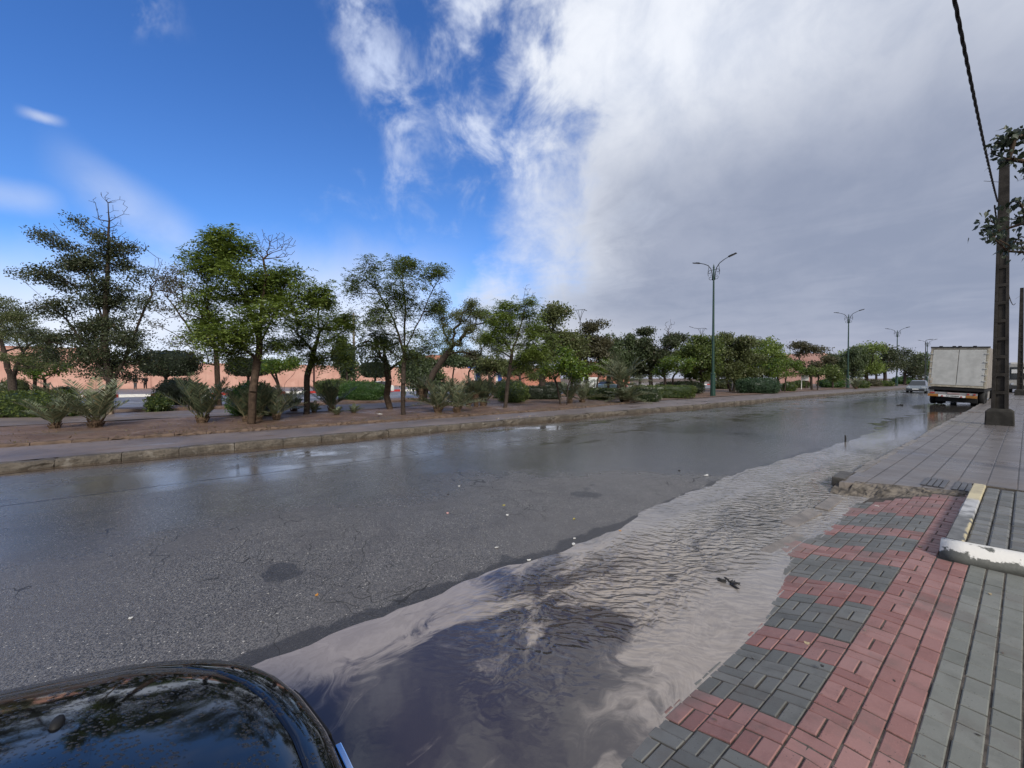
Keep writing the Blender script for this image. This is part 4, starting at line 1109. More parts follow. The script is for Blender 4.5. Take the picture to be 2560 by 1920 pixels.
def tree(name, label, zc, trunks, lobes, kind, leaf, bark=BARK, r0=.14, seed=1, dens=1.0, seg=.32, group='trees in the planted strip', base_bark=None, cat='tree'):
    rn = NP(seed)
    def P(u, v, i): 
        p = at_depth(u, v, zc + (rn.uniform(-.25,.25) if i else 0)); return p
    tr = []
    for ti, t in enumerate(trunks): tr.append([P(u, v, i) for i, (u, v) in enumerate(t)])
    g0 = tr[0][0].copy(); g0.z = .0
    for t in tr:
        if abs(t[0].z) < .9: t[0].z = -.02
    if len(tr) > 1:
        for t in tr[1:]:
            best = min((q for p in tr[:1] for q in p), key=lambda q: (q - t[0]).length)
            if (best - t[0]).length < 1.0 and best.z > .4: t[0] = best.copy()
    root = empty(name, g0, 0, label, cat, group)
    sk = skeleton(tr, lobes_px(lobes, zc, rn), rn, dens, seg)
    nodes = [p - g0 for p in sk[0]]
    if base_bark:
        cut = base_bark[1]; lo = [i for i, p in enumerate(nodes) if p.z <= cut]
        los = set(lo); pa = [p if (i in los) else -1 for i, p in enumerate(sk[1])]
        t_ = wood('trunk', nodes, sk[1], sk[2], r0, bark, root, cap=r0)
        mb = MB(); W = max(sk[2])
        for i in lo:
            if sk[1][i] >= 0 and sk[2][i] > .25*W: mb.tube([nodes[sk[1][i]], nodes[i]], [r0*(sk[2][sk[1][i]]/W)**.5 + .012]*1 + [r0*(sk[2][i]/W)**.5 + .012], 9, caps=False)
        mb.build('painted_base', base_bark[0], t_, fix=False, smooth=True)
    else: wood('trunk', nodes, sk[1], sk[2], r0, bark, root, cap=r0)
    T = np.array([nodes[i] for i, b in sk[3] if not b]); px = zc/386.0
    if kind == 'jac': Q = spray_pinnate(T, rn, 6, .46, .145, .045, pairs=6)
    elif kind == 'jacthin': Q = spray_pinnate(T, rn, 5, .40, .12, .040, pairs=6)
    elif kind == 'small': Q = spray_small(T, rn, 58, .22, .10, .048)
    elif kind == 'sparse': Q = spray_small(T, rn, 14, .22, .11, .055)
    elif kind == 'citrus': Q = spray_small(T, rn, 46, .22, .15, .085, .8)
    elif kind == 'hang': Q = spray_hang(T, rn, 8, 1.5, .16, .045)
    elif kind == 'far': Q = spray_small(T, rn, 62, .36*max(1, zc/45), .11 + px*.95, .07 + px*.6, .65)
    elif kind == 'farhang': Q = spray_hang(T, rn, 12, 2.0, .28, .13, .17)
    tint = rn.uniform(0, 1, len(Q))
    cl = .5 + .5*np.sin(Q[:,0,0]*2.1 + seed)*np.sin(Q[:,0,1]*1.7)*np.sin(Q[:,0,2]*2.6 + seed*2)
    tint = np.clip(tint*.62 + cl*.38, 0, 1); hi = rn.uniform(0,1,len(Q)) > .965; tint = np.where(hi, 1.0, np.minimum(tint, .84))
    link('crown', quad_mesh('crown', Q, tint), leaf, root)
    return root
def topiary(label, u0, u1, v0, v1, tu, bv, zc, seed, leaf=L_TOPI):
    rn = NP(seed); s = zc/FPX; c = at_depth((u0+u1)/2, (v0+v1)/2, zc); w, h = (u1-u0)*s, (v1-v0)*s
    b = at_depth(tu, bv, zc); b.z = 0; root = empty('clipped_tree', b, 0, label, 'tree', 'clipped box-shaped trees before the pink wall')
    mb = MB(); off = c - b
    mb.tube([(0,0,-.1),(.03,0,off.z*.35),(.0,.0,off.z - h*.4)], [.20,.15,.17], 8)
    for k in range(5):
        a = k*1.26; mb.tube([(0,0,off.z - h*.62),(math.cos(a)*.5,math.sin(a)*.5,off.z - h*.45),(off.x + math.cos(a)*w*.3, off.y + math.sin(a)*w*.3, off.z - h*.25)], [.10,.07,.04], 6)
    mb.build('trunk', BARK, root, smooth=True)
    # crown axis turned so that the long face looks towards the street
    Q, t = blob(rn, (w/2*.97, w/2*.55, h/2), 5.0, 5200, .20, .12, lump=.02)
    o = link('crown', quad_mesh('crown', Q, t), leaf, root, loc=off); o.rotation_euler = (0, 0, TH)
def sup(u, r3, e):
    """direction -> point on a superellipsoid"""
    k = (np.abs(u[:,0]/r3[0])**e + np.abs(u[:,1]/r3[1])**e + np.abs(u[:,2]/r3[2])**e)**(-1/e)
    return u*k[:,None]
def blob(rn, r3, e, n, ll, lw, lump=.09, core=.88, flat_bottom=True):
    u = rn.normal(size=(n,3)); u = unit(u*np.array(r3)); ph = rn.uniform(0, 6, 6)
    def lum(u): return 1 + lump*(np.sin(u[:,0]*7+ph[0])*np.sin(u[:,1]*6+ph[1]) + np.sin(u[:,2]*8+ph[2])*np.sin(u[:,0]*11+ph[3]) + .6*np.sin(u[:,1]*17+ph[4])*np.sin(u[:,2]*15+ph[5]))
    P = sup(u, r3, e)*lum(u)[:,None]*(1 - rn.uniform(0,1,(n,1))**2*.14)
    D = unit(P/np.array(r3)**2)*.7 + rn.normal(size=(n,3))*.75
    Q = leaves(P, D, ll*rn.uniform(.6,1.35,n), lw*rn.uniform(.7,1.3,n), rn)
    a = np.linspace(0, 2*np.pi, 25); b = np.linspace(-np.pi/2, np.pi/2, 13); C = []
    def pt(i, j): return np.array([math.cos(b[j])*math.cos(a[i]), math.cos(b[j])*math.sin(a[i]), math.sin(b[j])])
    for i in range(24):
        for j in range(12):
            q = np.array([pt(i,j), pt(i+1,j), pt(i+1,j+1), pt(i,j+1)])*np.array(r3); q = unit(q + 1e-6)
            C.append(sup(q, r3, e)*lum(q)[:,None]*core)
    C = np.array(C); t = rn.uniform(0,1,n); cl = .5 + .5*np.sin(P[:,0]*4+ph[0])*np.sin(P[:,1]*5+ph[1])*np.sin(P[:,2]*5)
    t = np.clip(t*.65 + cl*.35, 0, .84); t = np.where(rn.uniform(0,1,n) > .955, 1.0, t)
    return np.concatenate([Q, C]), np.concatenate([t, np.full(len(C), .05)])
def shrub(label, u0, u1, v0, v1, leaf, seed, e=2.6, zc=None, dep=.7, ll=.085, name='bush', n=None, group='bushes and hedges of the planted strip', lump=.09, turn=0.0):
    rn = NP(seed)
    if zc is None: zc = depth(at((u0+u1)/2, v1 - 1, .06))
    s = zc/FPX; w, h = (u1-u0)*s, (v1-v0)*s; p = at_depth((u0+u1)/2, (v0+v1)/2, zc)
    px = zc/386.0; L = max(ll, px*1.15); d = max(.5, w/2*dep if name == 'bush' else .55)
    p = cam2w(((u0+u1)/2 - 1280)/FPX*zc, zc); p += Vector((-ST, CT, 0))*d*.8      # front face stays where the photo has it
    root = empty(name, (p.x, p.y, .02), TH + turn, label, 'hedge' if name == 'hedge' else 'bush', group)
    k = (zc + d*.8)/zc; w *= k; h *= k
    n = n or int(min(7000, 1.15*(w*h + w*d)*2/(L*L*.30)))
    Q, t = blob(rn, (w/2, d, h*.56), e, n, L, L*.55, lump=lump)
    Q = Q + np.array([0, 0, h*.46]); keep = Q[:,:,2].min(axis=1) > -.06
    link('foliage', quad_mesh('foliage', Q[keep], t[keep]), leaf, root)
    mb = MB()
    for j in range(5):
        x = rn.uniform(-.6,.6)*w/2; mb.tube([(x*.6, rn.uniform(-.2,.2), -.05),(x, rn.uniform(-.3,.3)*d, h*.5)], [.025,.012], 5)
    mb.build('stem', BARK, root, smooth=True); return root
def palm_mesh(seed, nf, L, up, bl, trunk_h=0.0, arch=.5, lw=.030, sp=1.0):
    rn = NP(seed); Q = []; mb = MB()
    for i in range(nf):
        az = i*2.399 + rn.uniform(-.5,.5); el = R(rn.uniform(*up)); l = L*rn.uniform(.55,1.25); arch_ = arch*rn.uniform(.5,1.9)
        A = np.array([math.cos(az)*math.cos(el)*sp, math.sin(az)*math.cos(el)*sp, math.sin(el)]); out = np.array([math.cos(az), math.sin(az), 0]); pts = []
        b0 = np.array([math.cos(az)*.05, math.sin(az)*.05, trunk_h + rn.uniform(0,.12)])
        for s in np.linspace(0, 1, 9):
            p = b0 + A*l*s + out*l*arch_*.35*s*s; p[2] -= l*arch_*.55*s*s*math.cos(el)**.6
            pts.append(p)
        pts = np.array(pts); mb.tube([tuple(p) for p in pts], list(np.linspace(.014,.004,9)), 4, caps=False)
        ss = np.linspace(.16, 1.0, 30); P = np.array([[np.interp(s*8, range(9), pts[:,k]) for k in range(3)] for s in ss])
        T = unit(np.gradient(P, axis=0)); S = unit(np.cross(T, np.array([0,0,1.0]))); N = np.cross(S, T)
        for sg in (-1, 1):
            D = T*.75 + S*sg*.85 + N*.35 + rn.normal(size=P.shape)*.10
            ln = bl*np.sin(np.pi*(.12 + .80*ss))**.7*rn.uniform(.8,1.15,len(ss))
            Q.append(leaves(P, D, ln, lw*np.ones(len(ss)), rn, side=N + rn.normal(size=P.shape)*.25))
    Q = np.concatenate(Q); t = np.clip(rn.uniform(0,1,len(Q))*.8, 0, .84); t = np.where(rn.uniform(0,1,len(Q)) > .97, 1, t)
    return quad_mesh('fronds', Q, t), mb.mesh('leaf_stalks', fix=False)
STALK = simple('palm_stalk', (.14,.13,.07), .7, .3)
FIBRE = simple('palm_trunk_fibre', (.10,.065,.042), .9, .2, var=.6, scale=20, bump=1.0, bscale=40)
PALMS = {}
def palm(label, u, v, top, kind, seed=0, zc=None, name='young_palm', sc=1.0):
    p = at(u, v, .05) if zc is None else at_depth(u, v, zc); p.z = .03; zc = depth(p)
    if kind not in PALMS:
        a = dict(full=(1, 17, 1.35, (22, 86), .34, .10, .45), upright=(2, 16, 1.45, (48, 88), .36, .08, .25), small=(3, 13, .75, (30, 85), .24, .03, .3), grey=(4, 15, 1.3, (35, 85), .32, .12, .35),
                 tall=(5, 34, 1.7, (2, 85), .42, .85, .55), stump=(6, 20, .95, (10, 85), .26, .75, .6), skirt=(7, 42, 1.15, (15, 75), .30, .05, .7), dark=(8, 16, 1.3, (40, 86), .34, .12, .3))[kind]
        fm, sm = palm_mesh(a[0], a[1], a[2], a[3], a[4], a[5], a[6]); th = a[5]
        fm.materials.append(L_PALMD if kind in ('upright','stump','dark') else L_PALM); sm.materials.append(STALK)
        mb = MB(); r = random.Random(a[0])
        prof = [(.11,-.05),(.14,.02)] + [(.13 + .02*(k % 2), .06 + k*.06) for k in range(int(th/.06)+1)] + [(.06, th + .12)]
        mb.lathe(prof, n=10)
        for k in range(int(14 + th*40)):
            an, z = r.uniform(0, 6.28), r.uniform(0, th + .1); mb.tube([(math.cos(an)*.12, math.sin(an)*.12, z), (math.cos(an)*.19, math.sin(an)*.19, z + .12)], [.028,.012], 4)
        tm = mb.mesh('trunk', fix=False); tm.materials.append(FIBRE)
        hgt = float(np.percentile(np.array([q.co[2] for q in fm.vertices]), 98)); PALMS[kind] = (fm, sm, tm, hgt)
    fm, sm, tm, hgt = PALMS[kind]
    H = (v - top)/FPX*zc; s = H/hgt*sc
    root = empty(name, p, seed*1.7, label, 'palm', 'young date palms in the planted strip'); root.scale = (s, s, s)
    f = link('fronds', fm, None, root); link('trunk', tm, None, root); link('leaf_stalks', sm, None, f)
    return root

# ------------------------------------------------------------------ planting, read off the photograph
tree('broad_tree', 'large dark ragged tree with a bare pointed leader and limewashed trunk base', 16.2,
     [[(270,1038),(268,1000),(279,962)], [(279,962),(264,880),(267,780),(273,680),(276,600),(277,510)], [(279,962),(318,885),(352,800),(392,715),(410,650)], [(272,940),(225,880),(170,800),(110,745),(60,700)], [(268,830),(235,720),(190,620),(140,560)]],
     [(60,690,24,8),(95,695,36,13),(135,708,44,18),(180,690,44,24),(235,640,46,34),(200,655,36,20),(150,598,40,17),(118,585,28,10),(205,562,26,9),(245,578,26,13),(262,610,34,22),(300,640,38,26),(235,725,56,30),(180,765,46,22),(300,730,30,24),(280,790,52,46),(225,830,48,36),(300,865,54,54),(240,890,58,44),(265,930,56,30),(358,690,20,20),(345,830,26,40),(100,780,24,14),(135,835,40,32),(165,880,40,30),(345,615,24,9),(75,775,16,8),(380,760,18,24),
      (277,520,22,42,1),(277,570,26,36,1),(335,610,40,22,1),(408,690,28,50,1),(110,760,40,20,1)], 'small', L_DARK, BARK, .17, 2, .85, base_bark=(LIME, 1.15))
tree('sparse_tree', 'thin brownish tree with few leaves between the large dark tree and the feathery tree', 22.0,
     [[(548,1000),(543,930),(541,870),(510,800),(478,720)], [(541,930),(556,860),(560,800)], [(541,890),(480,830),(440,770),(410,730)]],
     [(470,705,50,45),(430,750,48,50),(500,770,50,50),(470,830,60,45),(520,880,40,30),(430,690,34,26),(395,790,26,40)], 'sparse', L_BROWN, BARK2, .13, 3, 1.1)
tree('broad_tree', 'dark tree cut by the left edge of the picture behind the clipped hedge', 25.0,
     [[(33,1000),(30,950),(12,890),(0,820)], [(30,950),(60,880)]], [(10,768,60,32),(55,800,50,35),(20,850,70,50),(85,850,40,40),(60,905,60,30),(-40,820,50,60),(130,875,30,30)], 'small', L_OLIVE, BARK, .2, 4, 1.1)
tree('feathery_tree', 'tallest green feathery-leaved tree with bare twigs at its top right', 13.3,
     [[(627,1060),(632,980),(644,900),(650,860)], [(650,860),(625,770),(585,690),(550,610)], [(650,860),(690,780),(740,720),(790,690)], [(650,860),(655,760),(670,690)], [(644,895),(590,850),(540,810)]],
     [(540,590,36,24),(565,612,42,26),(520,640,36,34),(600,640,40,32),(565,690,60,40),(640,690,60,34),(610,730,60,40),(705,700,48,34),(770,720,45,32),(690,760,60,36),(530,760,48,40),(520,820,44,44),(560,850,60,36),(620,800,50,40),(600,850,40,40),(680,850,40,28),(810,760,30,30),
      (655,620,16,46,1),(700,615,45,34,1)], 'jac', L_JAC, BARK2, .12, 5, .80, base_bark=None)
tree('feathery_tree', 'drooping feathery-leaved tree just right of the tallest one, leaning trunk', 16.5,
     [[(765,1000),(768,940),(785,880),(800,830)], [(785,880),(740,830)]], [(780,800,55,38),(830,830,40,45),(740,850,46,40),(800,880,55,32),(850,800,24,30),(845,880,24,36),(795,755,30,26)], 'jac', L_JAC, BARK, .12, 6, .85)
tree('feathery_tree', 'airy feathery tree with a straight trunk left of the leaning tree', 16.5,
     [[(1008,1037),(1008,960),(1011,880)], [(1011,880),(985,800),(940,720),(900,690)], [(1011,880),(1015,780),(1005,680)], [(1011,880),(1050,800),(1085,720),(1110,680)]],
     [(945,660,34,26),(990,655,42,28),(1040,668,36,28),(1000,705,60,40),(915,710,45,34),(880,720,30,20),(1085,700,38,38),(1105,760,28,34),(1045,765,55,38),(960,775,60,40),(905,790,40,34),(1000,840,70,32),(1075,850,45,38),(945,850,45,30),(1020,890,50,20)], 'jacthin', L_JAC2, BARK, .10, 7, .85)
tree('twisted_tree', 'twisted reddish trunk with trailing twigs close behind the airy feathery tree', 19.0,
     [[(976,1024),(966,990),(972,950),(965,905),(960,870)], [(965,905),(925,860)]], [(930,850,45,30),(965,870,50,30),(905,880,25,26),(1000,880,30,26)], 'hang', L_PEPP, BARK2, .16, 8, .35)
tree('leaning_tree', 'dark tree leaning right over a pollarded forked trunk beside the palm clump', 26.0,
     [[(1058,1004),(1066,965),(1085,930),(1110,895),(1135,860)], [(1085,930),(1078,900)], [(1090,925),(1108,915)]],
     [(1120,790,40,32),(1160,770,40,30),(1180,810,42,42),(1130,835,45,30),(1190,860,40,40),(1095,770,26,24),(1210,790,30,36)], 'small', L_OLIVE, BARK, .22, 9, 1.2)
tree('feathery_tree', 'compact bright feathery tree on a slanting trunk in front of the flowering bushes', 20.1,
     [[(1262,1022),(1267,980),(1276,910),(1280,880)], [(1280,880),(1300,820),(1315,760)], [(1280,880),(1240,820)], [(1280,890),(1330,850)]],
     [(1290,775,45,26),(1245,790,40,28),(1225,830,34,36),(1290,820,60,40),(1335,810,35,34),(1350,850,32,36),(1300,870,60,30),(1245,870,40,26),(1340,900,34,26),(1310,905,36,20),(1325,760,22,20),(1320,735,22,26,1)], 'jac', L_JAC, BARK, .11, 10, 1.15)
tree('citrus_tree', 'round glossy citrus tree on three thin stems near the middle of the soil bed', 22.5,
     [[(1402,1012),(1393,965),(1382,930)], [(1410,1013),(1411,960),(1410,930)], [(1417,1012),(1420,965),(1432,930)]], [(1410,905,38,26),(1380,925,26,22),(1440,922,28,22),(1412,935,44,16),(1425,895,24,14)], 'citrus', L_ORNG, BARK, .07, 11, .9, cat='tree')
tree('citrus_tree', 'low spreading citrus tree on forked stems at the far left before the pink wall', 28.0,
     [[(110,985),(112,950),(95,925)], [(86,985),(88,940)], [(112,955),(150,928)]], [(60,915,32,18),(100,905,45,24),(135,915,26,18),(80,925,45,14)], 'citrus', L_ORNG, BARK, .10, 12, 1.0)
tree('citrus_tree', 'flat-topped citrus tree with branching stems right of the tallest feathery trunk', 29.0,
     [[(697,990),(695,960),(690,935)], [(706,990),(712,960),(735,935)], [(704,965),(680,935)]], [(710,903,52,24),(672,912,34,18),(745,910,32,20),(700,925,55,12)], 'citrus', L_ORNG, BARK, .11, 13, .95)
FARG = 'trees of the far part of the planted strip'
for a in (
 ('broad_tree', 'thick-trunked tree behind the compact bright feathery tree', 33.0, [[(1356,990),(1355,950),(1358,920),(1375,870)], [(1358,920),(1400,830)]], [(1400,795,38,26),(1375,850,40,34),(1415,860,36,40),(1350,890,40,26)], 'far', L_OLIVE, .28, 14),
 ('broad_tree', 'dusky domed tree under the first grey forked lamp', 42.0, [[(1470,985),(1466,945),(1462,900)]], [(1490,822,28,22),(1460,850,36,32),(1500,862,26,28),(1470,900,45,34),(1435,900,28,26)], 'far', L_BROWN, .22, 15),
 ('pepper_tree', 'pale drooping pepper tree behind the tall young palm', 46.0, [[(1548,982),(1546,930),(1550,880)]], [(1550,848,30,24),(1535,890,34,30),(1580,885,32,32),(1600,860,20,22)], 'farhang', L_PEPP, .22, 16),
 ('broad_tree', 'dark tree with tufted bare tips left of the nearest green lamp', 46.0, [[(1628,978),(1625,920),(1630,870)]], [(1610,835,20,18),(1640,870,40,30),(1680,850,26,22),(1612,905,32,30),(1660,905,40,28),(1702,838,9,18),(1672,815,12,20,1)], 'far', L_DARK, .24, 17),
 ('citrus_tree', 'bright round citrus tree behind the long clipped hedge', 38.0, [[(1664,978),(1662,945),(1655,925)], [(1680,978),(1682,945)]], [(1680,908,44,24),(1650,915,24,20),(1712,915,22,18),(1680,930,46,12)], 'citrus', L_ORNG, .12, 18),
 ('broad_tree', 'green tree with a leaning stem immediately left of the nearest green lamp', 41.0, [[(1750,985),(1756,950),(1762,920)]], [(1760,895,42,36),(1730,865,28,26),(1770,860,28,22),(1725,905,26,28),(1750,930,40,20)], 'far', L_HEDGE, .22, 19),
 ('broad_tree', 'forked dusky tree right of the nearest green lamp', 44.0, [[(1828,982),(1816,950),(1815,910)], [(1834,982),(1838,945)]], [(1815,860,24,24),(1850,855,30,24),(1860,890,40,38),(1812,905,28,36),(1840,930,40,22)], 'far', L_OLIVE, .20, 20),
 ('broad_tree', 'round dense green tree above the big blue-green bush', 52.0, [[(1903,972),(1903,940),(1900,900)]], [(1900,866,34,18),(1932,885,34,24),(1890,895,36,30),(1945,912,28,24),(1915,922,40,22)], 'far', L_JAC, .25, 21),
 ('citrus_tree', 'bushy citrus tree right of the big blue-green bush', 45.0, [[(1948,985),(1946,955)], [(1962,985),(1964,950)]], [(1955,918,40,20),(1925,915,24,16),(1985,930,20,16),(1955,932,44,10)], 'citrus', L_ORNG, .11, 22),
 ('acacia_tree', 'low flat-crowned tree left of the second green lamp', 52.0, [[(2030,976),(2028,945)], [(2044,978),(2046,948)]], [(2035,934,40,8),(2055,930,22,8),(2020,930,18,7)], 'far', L_HEDGE, .14, 23),
 ('broad_tree', 'thin reddish-brown tree before the orange apartment block', 62.0, [[(2015,972),(2018,930)]], [(1995,872,20,14),(2022,885,26,18),(2050,900,22,16),(1985,905,20,20)], 'far', L_BROWN, .18, 24),
 ('pepper_tree', 'large drooping pepper tree left of the second green lamp', 66.0, [[(2108,972),(2108,930),(2110,890)]], [(2112,875,34,18),(2092,905,22,30),(2135,885,26,22),(2085,925,18,24),(2120,915,30,26)], 'farhang', L_PEPP, .28, 25),
 ('broad_tree', 'yellow-green bushy tree right of the second green lamp', 68.0, [[(2168,970),(2165,930)]], [(2155,878,34,18),(2168,905,32,26),(2150,930,36,22),(2190,925,20,20)], 'far', L_JAC, .28, 26),
 ('pine_tree', 'dark layered pine left of the third green lamp', 78.0, [[(2212,967),(2212,920)]], [(2208,868,18,9),(2200,890,30,14),(2225,905,34,16),(2205,925,30,16),(2232,885,18,12)], 'far', L_DARK, .3, 27),
 ('pine_tree', 'spreading dark pine right of the third green lamp', 92.0, [[(2262,964),(2262,920)]], [(2262,885,22,10),(2275,900,26,14),(2255,915,28,16),(2280,925,24,18)], 'far', L_DARK, .3, 28),
 ('broad_tree', 'farthest round dark tree beside the box truck', 118.0, [[(2302,960),(2302,920)]], [(2300,902,24,12),(2310,918,24,18),(2292,925,22,18),(2325,905,18,14),(2335,925,20,18)], 'far', L_HEDGE, .4, 29),
 ('pepper_tree', 'weeping pepper tree in front of the pink wall behind the airy feathery tree', 36.0, [[(1045,985),(1044,940),(1048,905)]], [(1050,890,38,22),(1030,915,28,22),(1075,905,24,24)], 'farhang', L_PEPP, .16, 30),
 ('small_tree', 'slim young tree by the blue canopy', 38.0, [[(1134,985),(1132,940),(1138,905)]], [(1138,885,24,20),(1120,905,18,16),(1155,900,16,16)], 'far', L_PEPP, .08, 31),
 ('small_tree', 'thin dusky tree between the blue canopy and the compact bright tree', 40.0, [[(1172,985),(1172,930)]], [(1175,890,26,24),(1195,905,20,20),(1160,905,18,18)], 'far', L_BROWN, .09, 32),
 ('broad_tree', 'spreading bushy tree over the flowering bushes', 36.0, [[(1232,985),(1225,950),(1220,930)]], [(1225,900,34,20),(1250,925,36,18),(1205,920,22,16)], 'far', L_OLIVE, .14, 33),
 ('small_tree', 'small fruiting citrus tree between the round citrus and the tall young palm', 40.0, [[(1492,985),(1494,950)]], [(1495,918,26,20),(1478,930,20,16),(1512,928,18,16)], 'citrus', L_ORNG, .09, 34),
 ('pepper_tree', 'weeping tree beside the grey wooden post before the pink wall', 42.0, [[(868,985),(868,940),(862,890)]], [(866,850,18,20),(860,880,22,22),(872,900,16,20)], 'farhang', L_PEPP, .12, 35),
 ('broad_tree', 'dark bushy tree filling the gap behind the long clipped hedge', 56.0, [[(1600,975),(1600,930)]], [(1590,915,40,26),(1560,930,30,22)], 'far', L_DARK, .2, 36),
 ('broad_tree', 'olive tree right of the first dusky domed tree', 55.0, [[(1520,975),(1520,930)]], [(1520,900,24,24),(1528,925,26,18),(1508,880,16,16)], 'far', L_DARK, .2, 37),
 ('broad_tree', 'bushy green tree hiding the far end of the pink wall behind the palm clump', 46.0, [[(1110,975),(1110,930)]], [(1095,925,30,20),(1075,945,24,16)], 'far', L_HEDGE, .14, 41),
 ('broad_tree', 'dark leafy tree behind the slanting trunk of the compact bright tree', 48.0, [[(1300,975),(1300,930)]], [(1305,915,34,24),(1280,935,30,18),(1330,930,28,18)], 'far', L_OLIVE, .16, 42),
 ('broad_tree', 'dark mid-distance tree between the forked dusky tree and the round dense one', 62.0, [[(1868,970),(1868,925)]], [(1868,885,30,22),(1872,910,30,22),(1862,930,34,14)], 'far', L_DARK, .2, 43),
 ('broad_tree', 'low olive tree behind the nearest green lamp sleeve', 60.0, [[(1795,970),(1795,930)]], [(1795,890,26,20),(1792,915,30,20),(1790,935,30,12)], 'far', L_OLIVE, .2, 44),
 ('broad_tree', 'shadowy tree right of the thick-trunked tree', 50.0, [[(1430,975),(1430,930)]], [(1432,875,26,26),(1425,905,30,24),(1440,930,34,16)], 'far', L_DARK, .2, 45),
 ('broad_tree', 'small tree just left of the second green lamp, before the drooping pepper tree', 60.0, [[(2082,974),(2082,945)]], [(2078,925,24,14),(2095,940,20,10)], 'far', L_HEDGE, .12, 46),
 ('broad_tree', 'grey-green tree between the layered pine and the yellow-green bushy tree', 88.0, [[(2190,966),(2190,930)]], [(2188,890,20,16),(2192,915,24,18)], 'far', L_OLIVE, .22, 47)):
    tree(a[0], a[1], a[2], a[3], a[4], a[5], a[6], BARK, a[7], a[8], 2.0 if a[5] != 'citrus' else 1.4, .45 if a[2] < 60 else .8, group=FARG)
topiary('wide box-clipped tree behind the round dark bush', 358, 491, 879, 938, 415, 968, 44, 1)
topiary('box-clipped tree half hidden by the tallest feathery trunk', 574, 668, 898, 938, 621, 966, 50, 2)
topiary('small box-clipped tree left of the airy feathery tree', 905, 974, 908, 941, 938, 964, 54, 3)

for a in (('spindly young palm in a grassy tuft, leftmost of all', 136, 1072, 985, 'grey', 1), ('big grey-green young palm in front of the limewashed trunk', 238, 1068, 955, 'grey', 2, None, 'young_palm', 1.05),
          ('tall dark upright young palm left of the tallest feathery trunk', 505, 1056, 942, 'upright', 3), ('dark young palm directly behind the tallest feathery trunk', 614, 1052, 965, 'dark', 4), ('young palm just right of the tallest feathery trunk', 646, 1049, 960, 'dark', 5),
          ('short young palm on a fibrous foot, second right of the tallest feathery trunk', 691, 1047, 966, 'full', 6), ('small pale young palm before the bright green hedge', 734, 1030, 972, 'full', 7), ('full dark young palm in front of the bright green hedge', 828, 1029, 950, 'dark', 8),
          ('stumpy palm with a thick bare trunk left of the big palm clump', 1053, 1004, 940, 'stump', 9), ('left palm of the big clump by the walkway, broad pale fronds', 1096, 1031, 943, 'full', 10), ('right palm of the big clump with one tall upright frond', 1143, 1029, 945, 'full', 11),
          ('dim slender palm behind the big palm clump', 1172, 1016, 955, 'upright', 12), ('dark palm on a reddish trunk right of the big clump', 1190, 1017, 950, 'stump', 13), ('dense dark palm left of the flowering bushes', 1208, 1015, 935, 'upright', 14),
          ('grey-green palm behind the round citrus stems', 1425, 1008, 945, 'grey', 15), ('thin palm with a brown base right of the round citrus', 1456, 1006, 950, 'full', 16),
          ('tall young palm with spreading feathery head, right of the middle', 1558, 1004, 893, 'tall', 17), ('ragged palm tuft at the foot of the tall young palm', 1566, 1006, 962, 'skirt', 18),
          ('dry brown palm seedling left of the full dark palm', 785, 1032, 1004, 'small', 19), ('tiny palm seedling right of the full dark palm', 842, 1039, 1014, 'small', 20), ('lone small palm seedling on the path edge', 884, 1034, 1010, 'small', 21),
          ('small palm by the low shrub before the far left pink wall', 108, 1003, 960, 'small', 22), ('grey wispy palm at the foot of the second green lamp', 2140, 972, 945, 'grey', 23)):
    palm(*a)
shrub('square clipped yellow-green hedge at the left edge', -30, 148, 983, 1046, L_HEDGE, 1, 5, name='hedge', ll=.10)
shrub('round dark clipped bush beside the wide box-clipped tree', 378, 470, 950, 1012, L_TOPI, 2, 2.8)
shrub('small leafy bush on two stems right of the limewashed trunk', 350, 400, 987, 1032, L_HEDGE, 3, 2.0, lump=.2)
shrub('bushy green shrub behind the tall dark upright palm', 556, 668, 962, 1042, L_HEDGB, 4, 2.6)
shrub('bright green rounded hedge at the middle left', 838, 958, 955, 1002, L_HEDGB, 5, 3.0, name='hedge')
shrub('yellow-green low mound left of the bright green hedge', 778, 868, 951, 990, L_HEDGE, 6, 2.6)
shrub('flowering bush behind the compact bright feathery tree', 1232, 1312, 952, 998, FLOWER, 7, 2.6)
shrub('yellow-green leafy bush right of the slanting trunk', 1278, 1322, 949, 992, L_HEDGE, 8, 2.4, zc=26.5, lump=.12)
shrub('round low bush at the foot of the slanting trunk', 1250, 1312, 972, 1007, L_HEDGE, 9, 2.6)
shrub('dark low hedge left of the round citrus tree', 1312, 1402, 968, 999, L_TOPI, 10, 4, name='hedge')
shrub('dark square hedge left of the tall young palm', 1468, 1538, 972, 1000, L_HEDGE, 11, 4.5, name='hedge')
shrub('pale flowering low bush behind the tall young palm', 1503, 1556, 955, 974, FLOWER, 12, 3, zc=33)
shrub('dark bush with small white flowers right of the tall young palm', 1590, 1656, 971, 1004, FLOWER, 13, 2.8)
shrub('long clipped hedge ending before the nearest green lamp', 1575, 1742, 965, 996, L_HEDGE, 14, 6, name='hedge')
shrub('yellow-green domed bush behind the long clipped hedge', 1582, 1644, 950, 970, L_HEDGE, 15, 3, zc=38)
shrub('dark bush in the shade behind the long clipped hedge', 1660, 1770, 952, 980, L_TOPI, 16, 3, zc=39)
shrub('big blue-green bush right of the nearest green lamp', 1862, 1962, 948, 984, L_BLUEG, 17, 2.6)
shrub('small pale bush right of the big blue-green bush', 1962, 1995, 950, 973, L_HEDGE, 18, 2.4, zc=46)
shrub('dark green bush left of the second green lamp', 2062, 2116, 949, 970, L_HEDGB, 19, 2.8)
shrub('yellow-green domed bush right of the second green lamp', 2144, 2180, 953, 971, L_HEDGE, 20, 2.6)
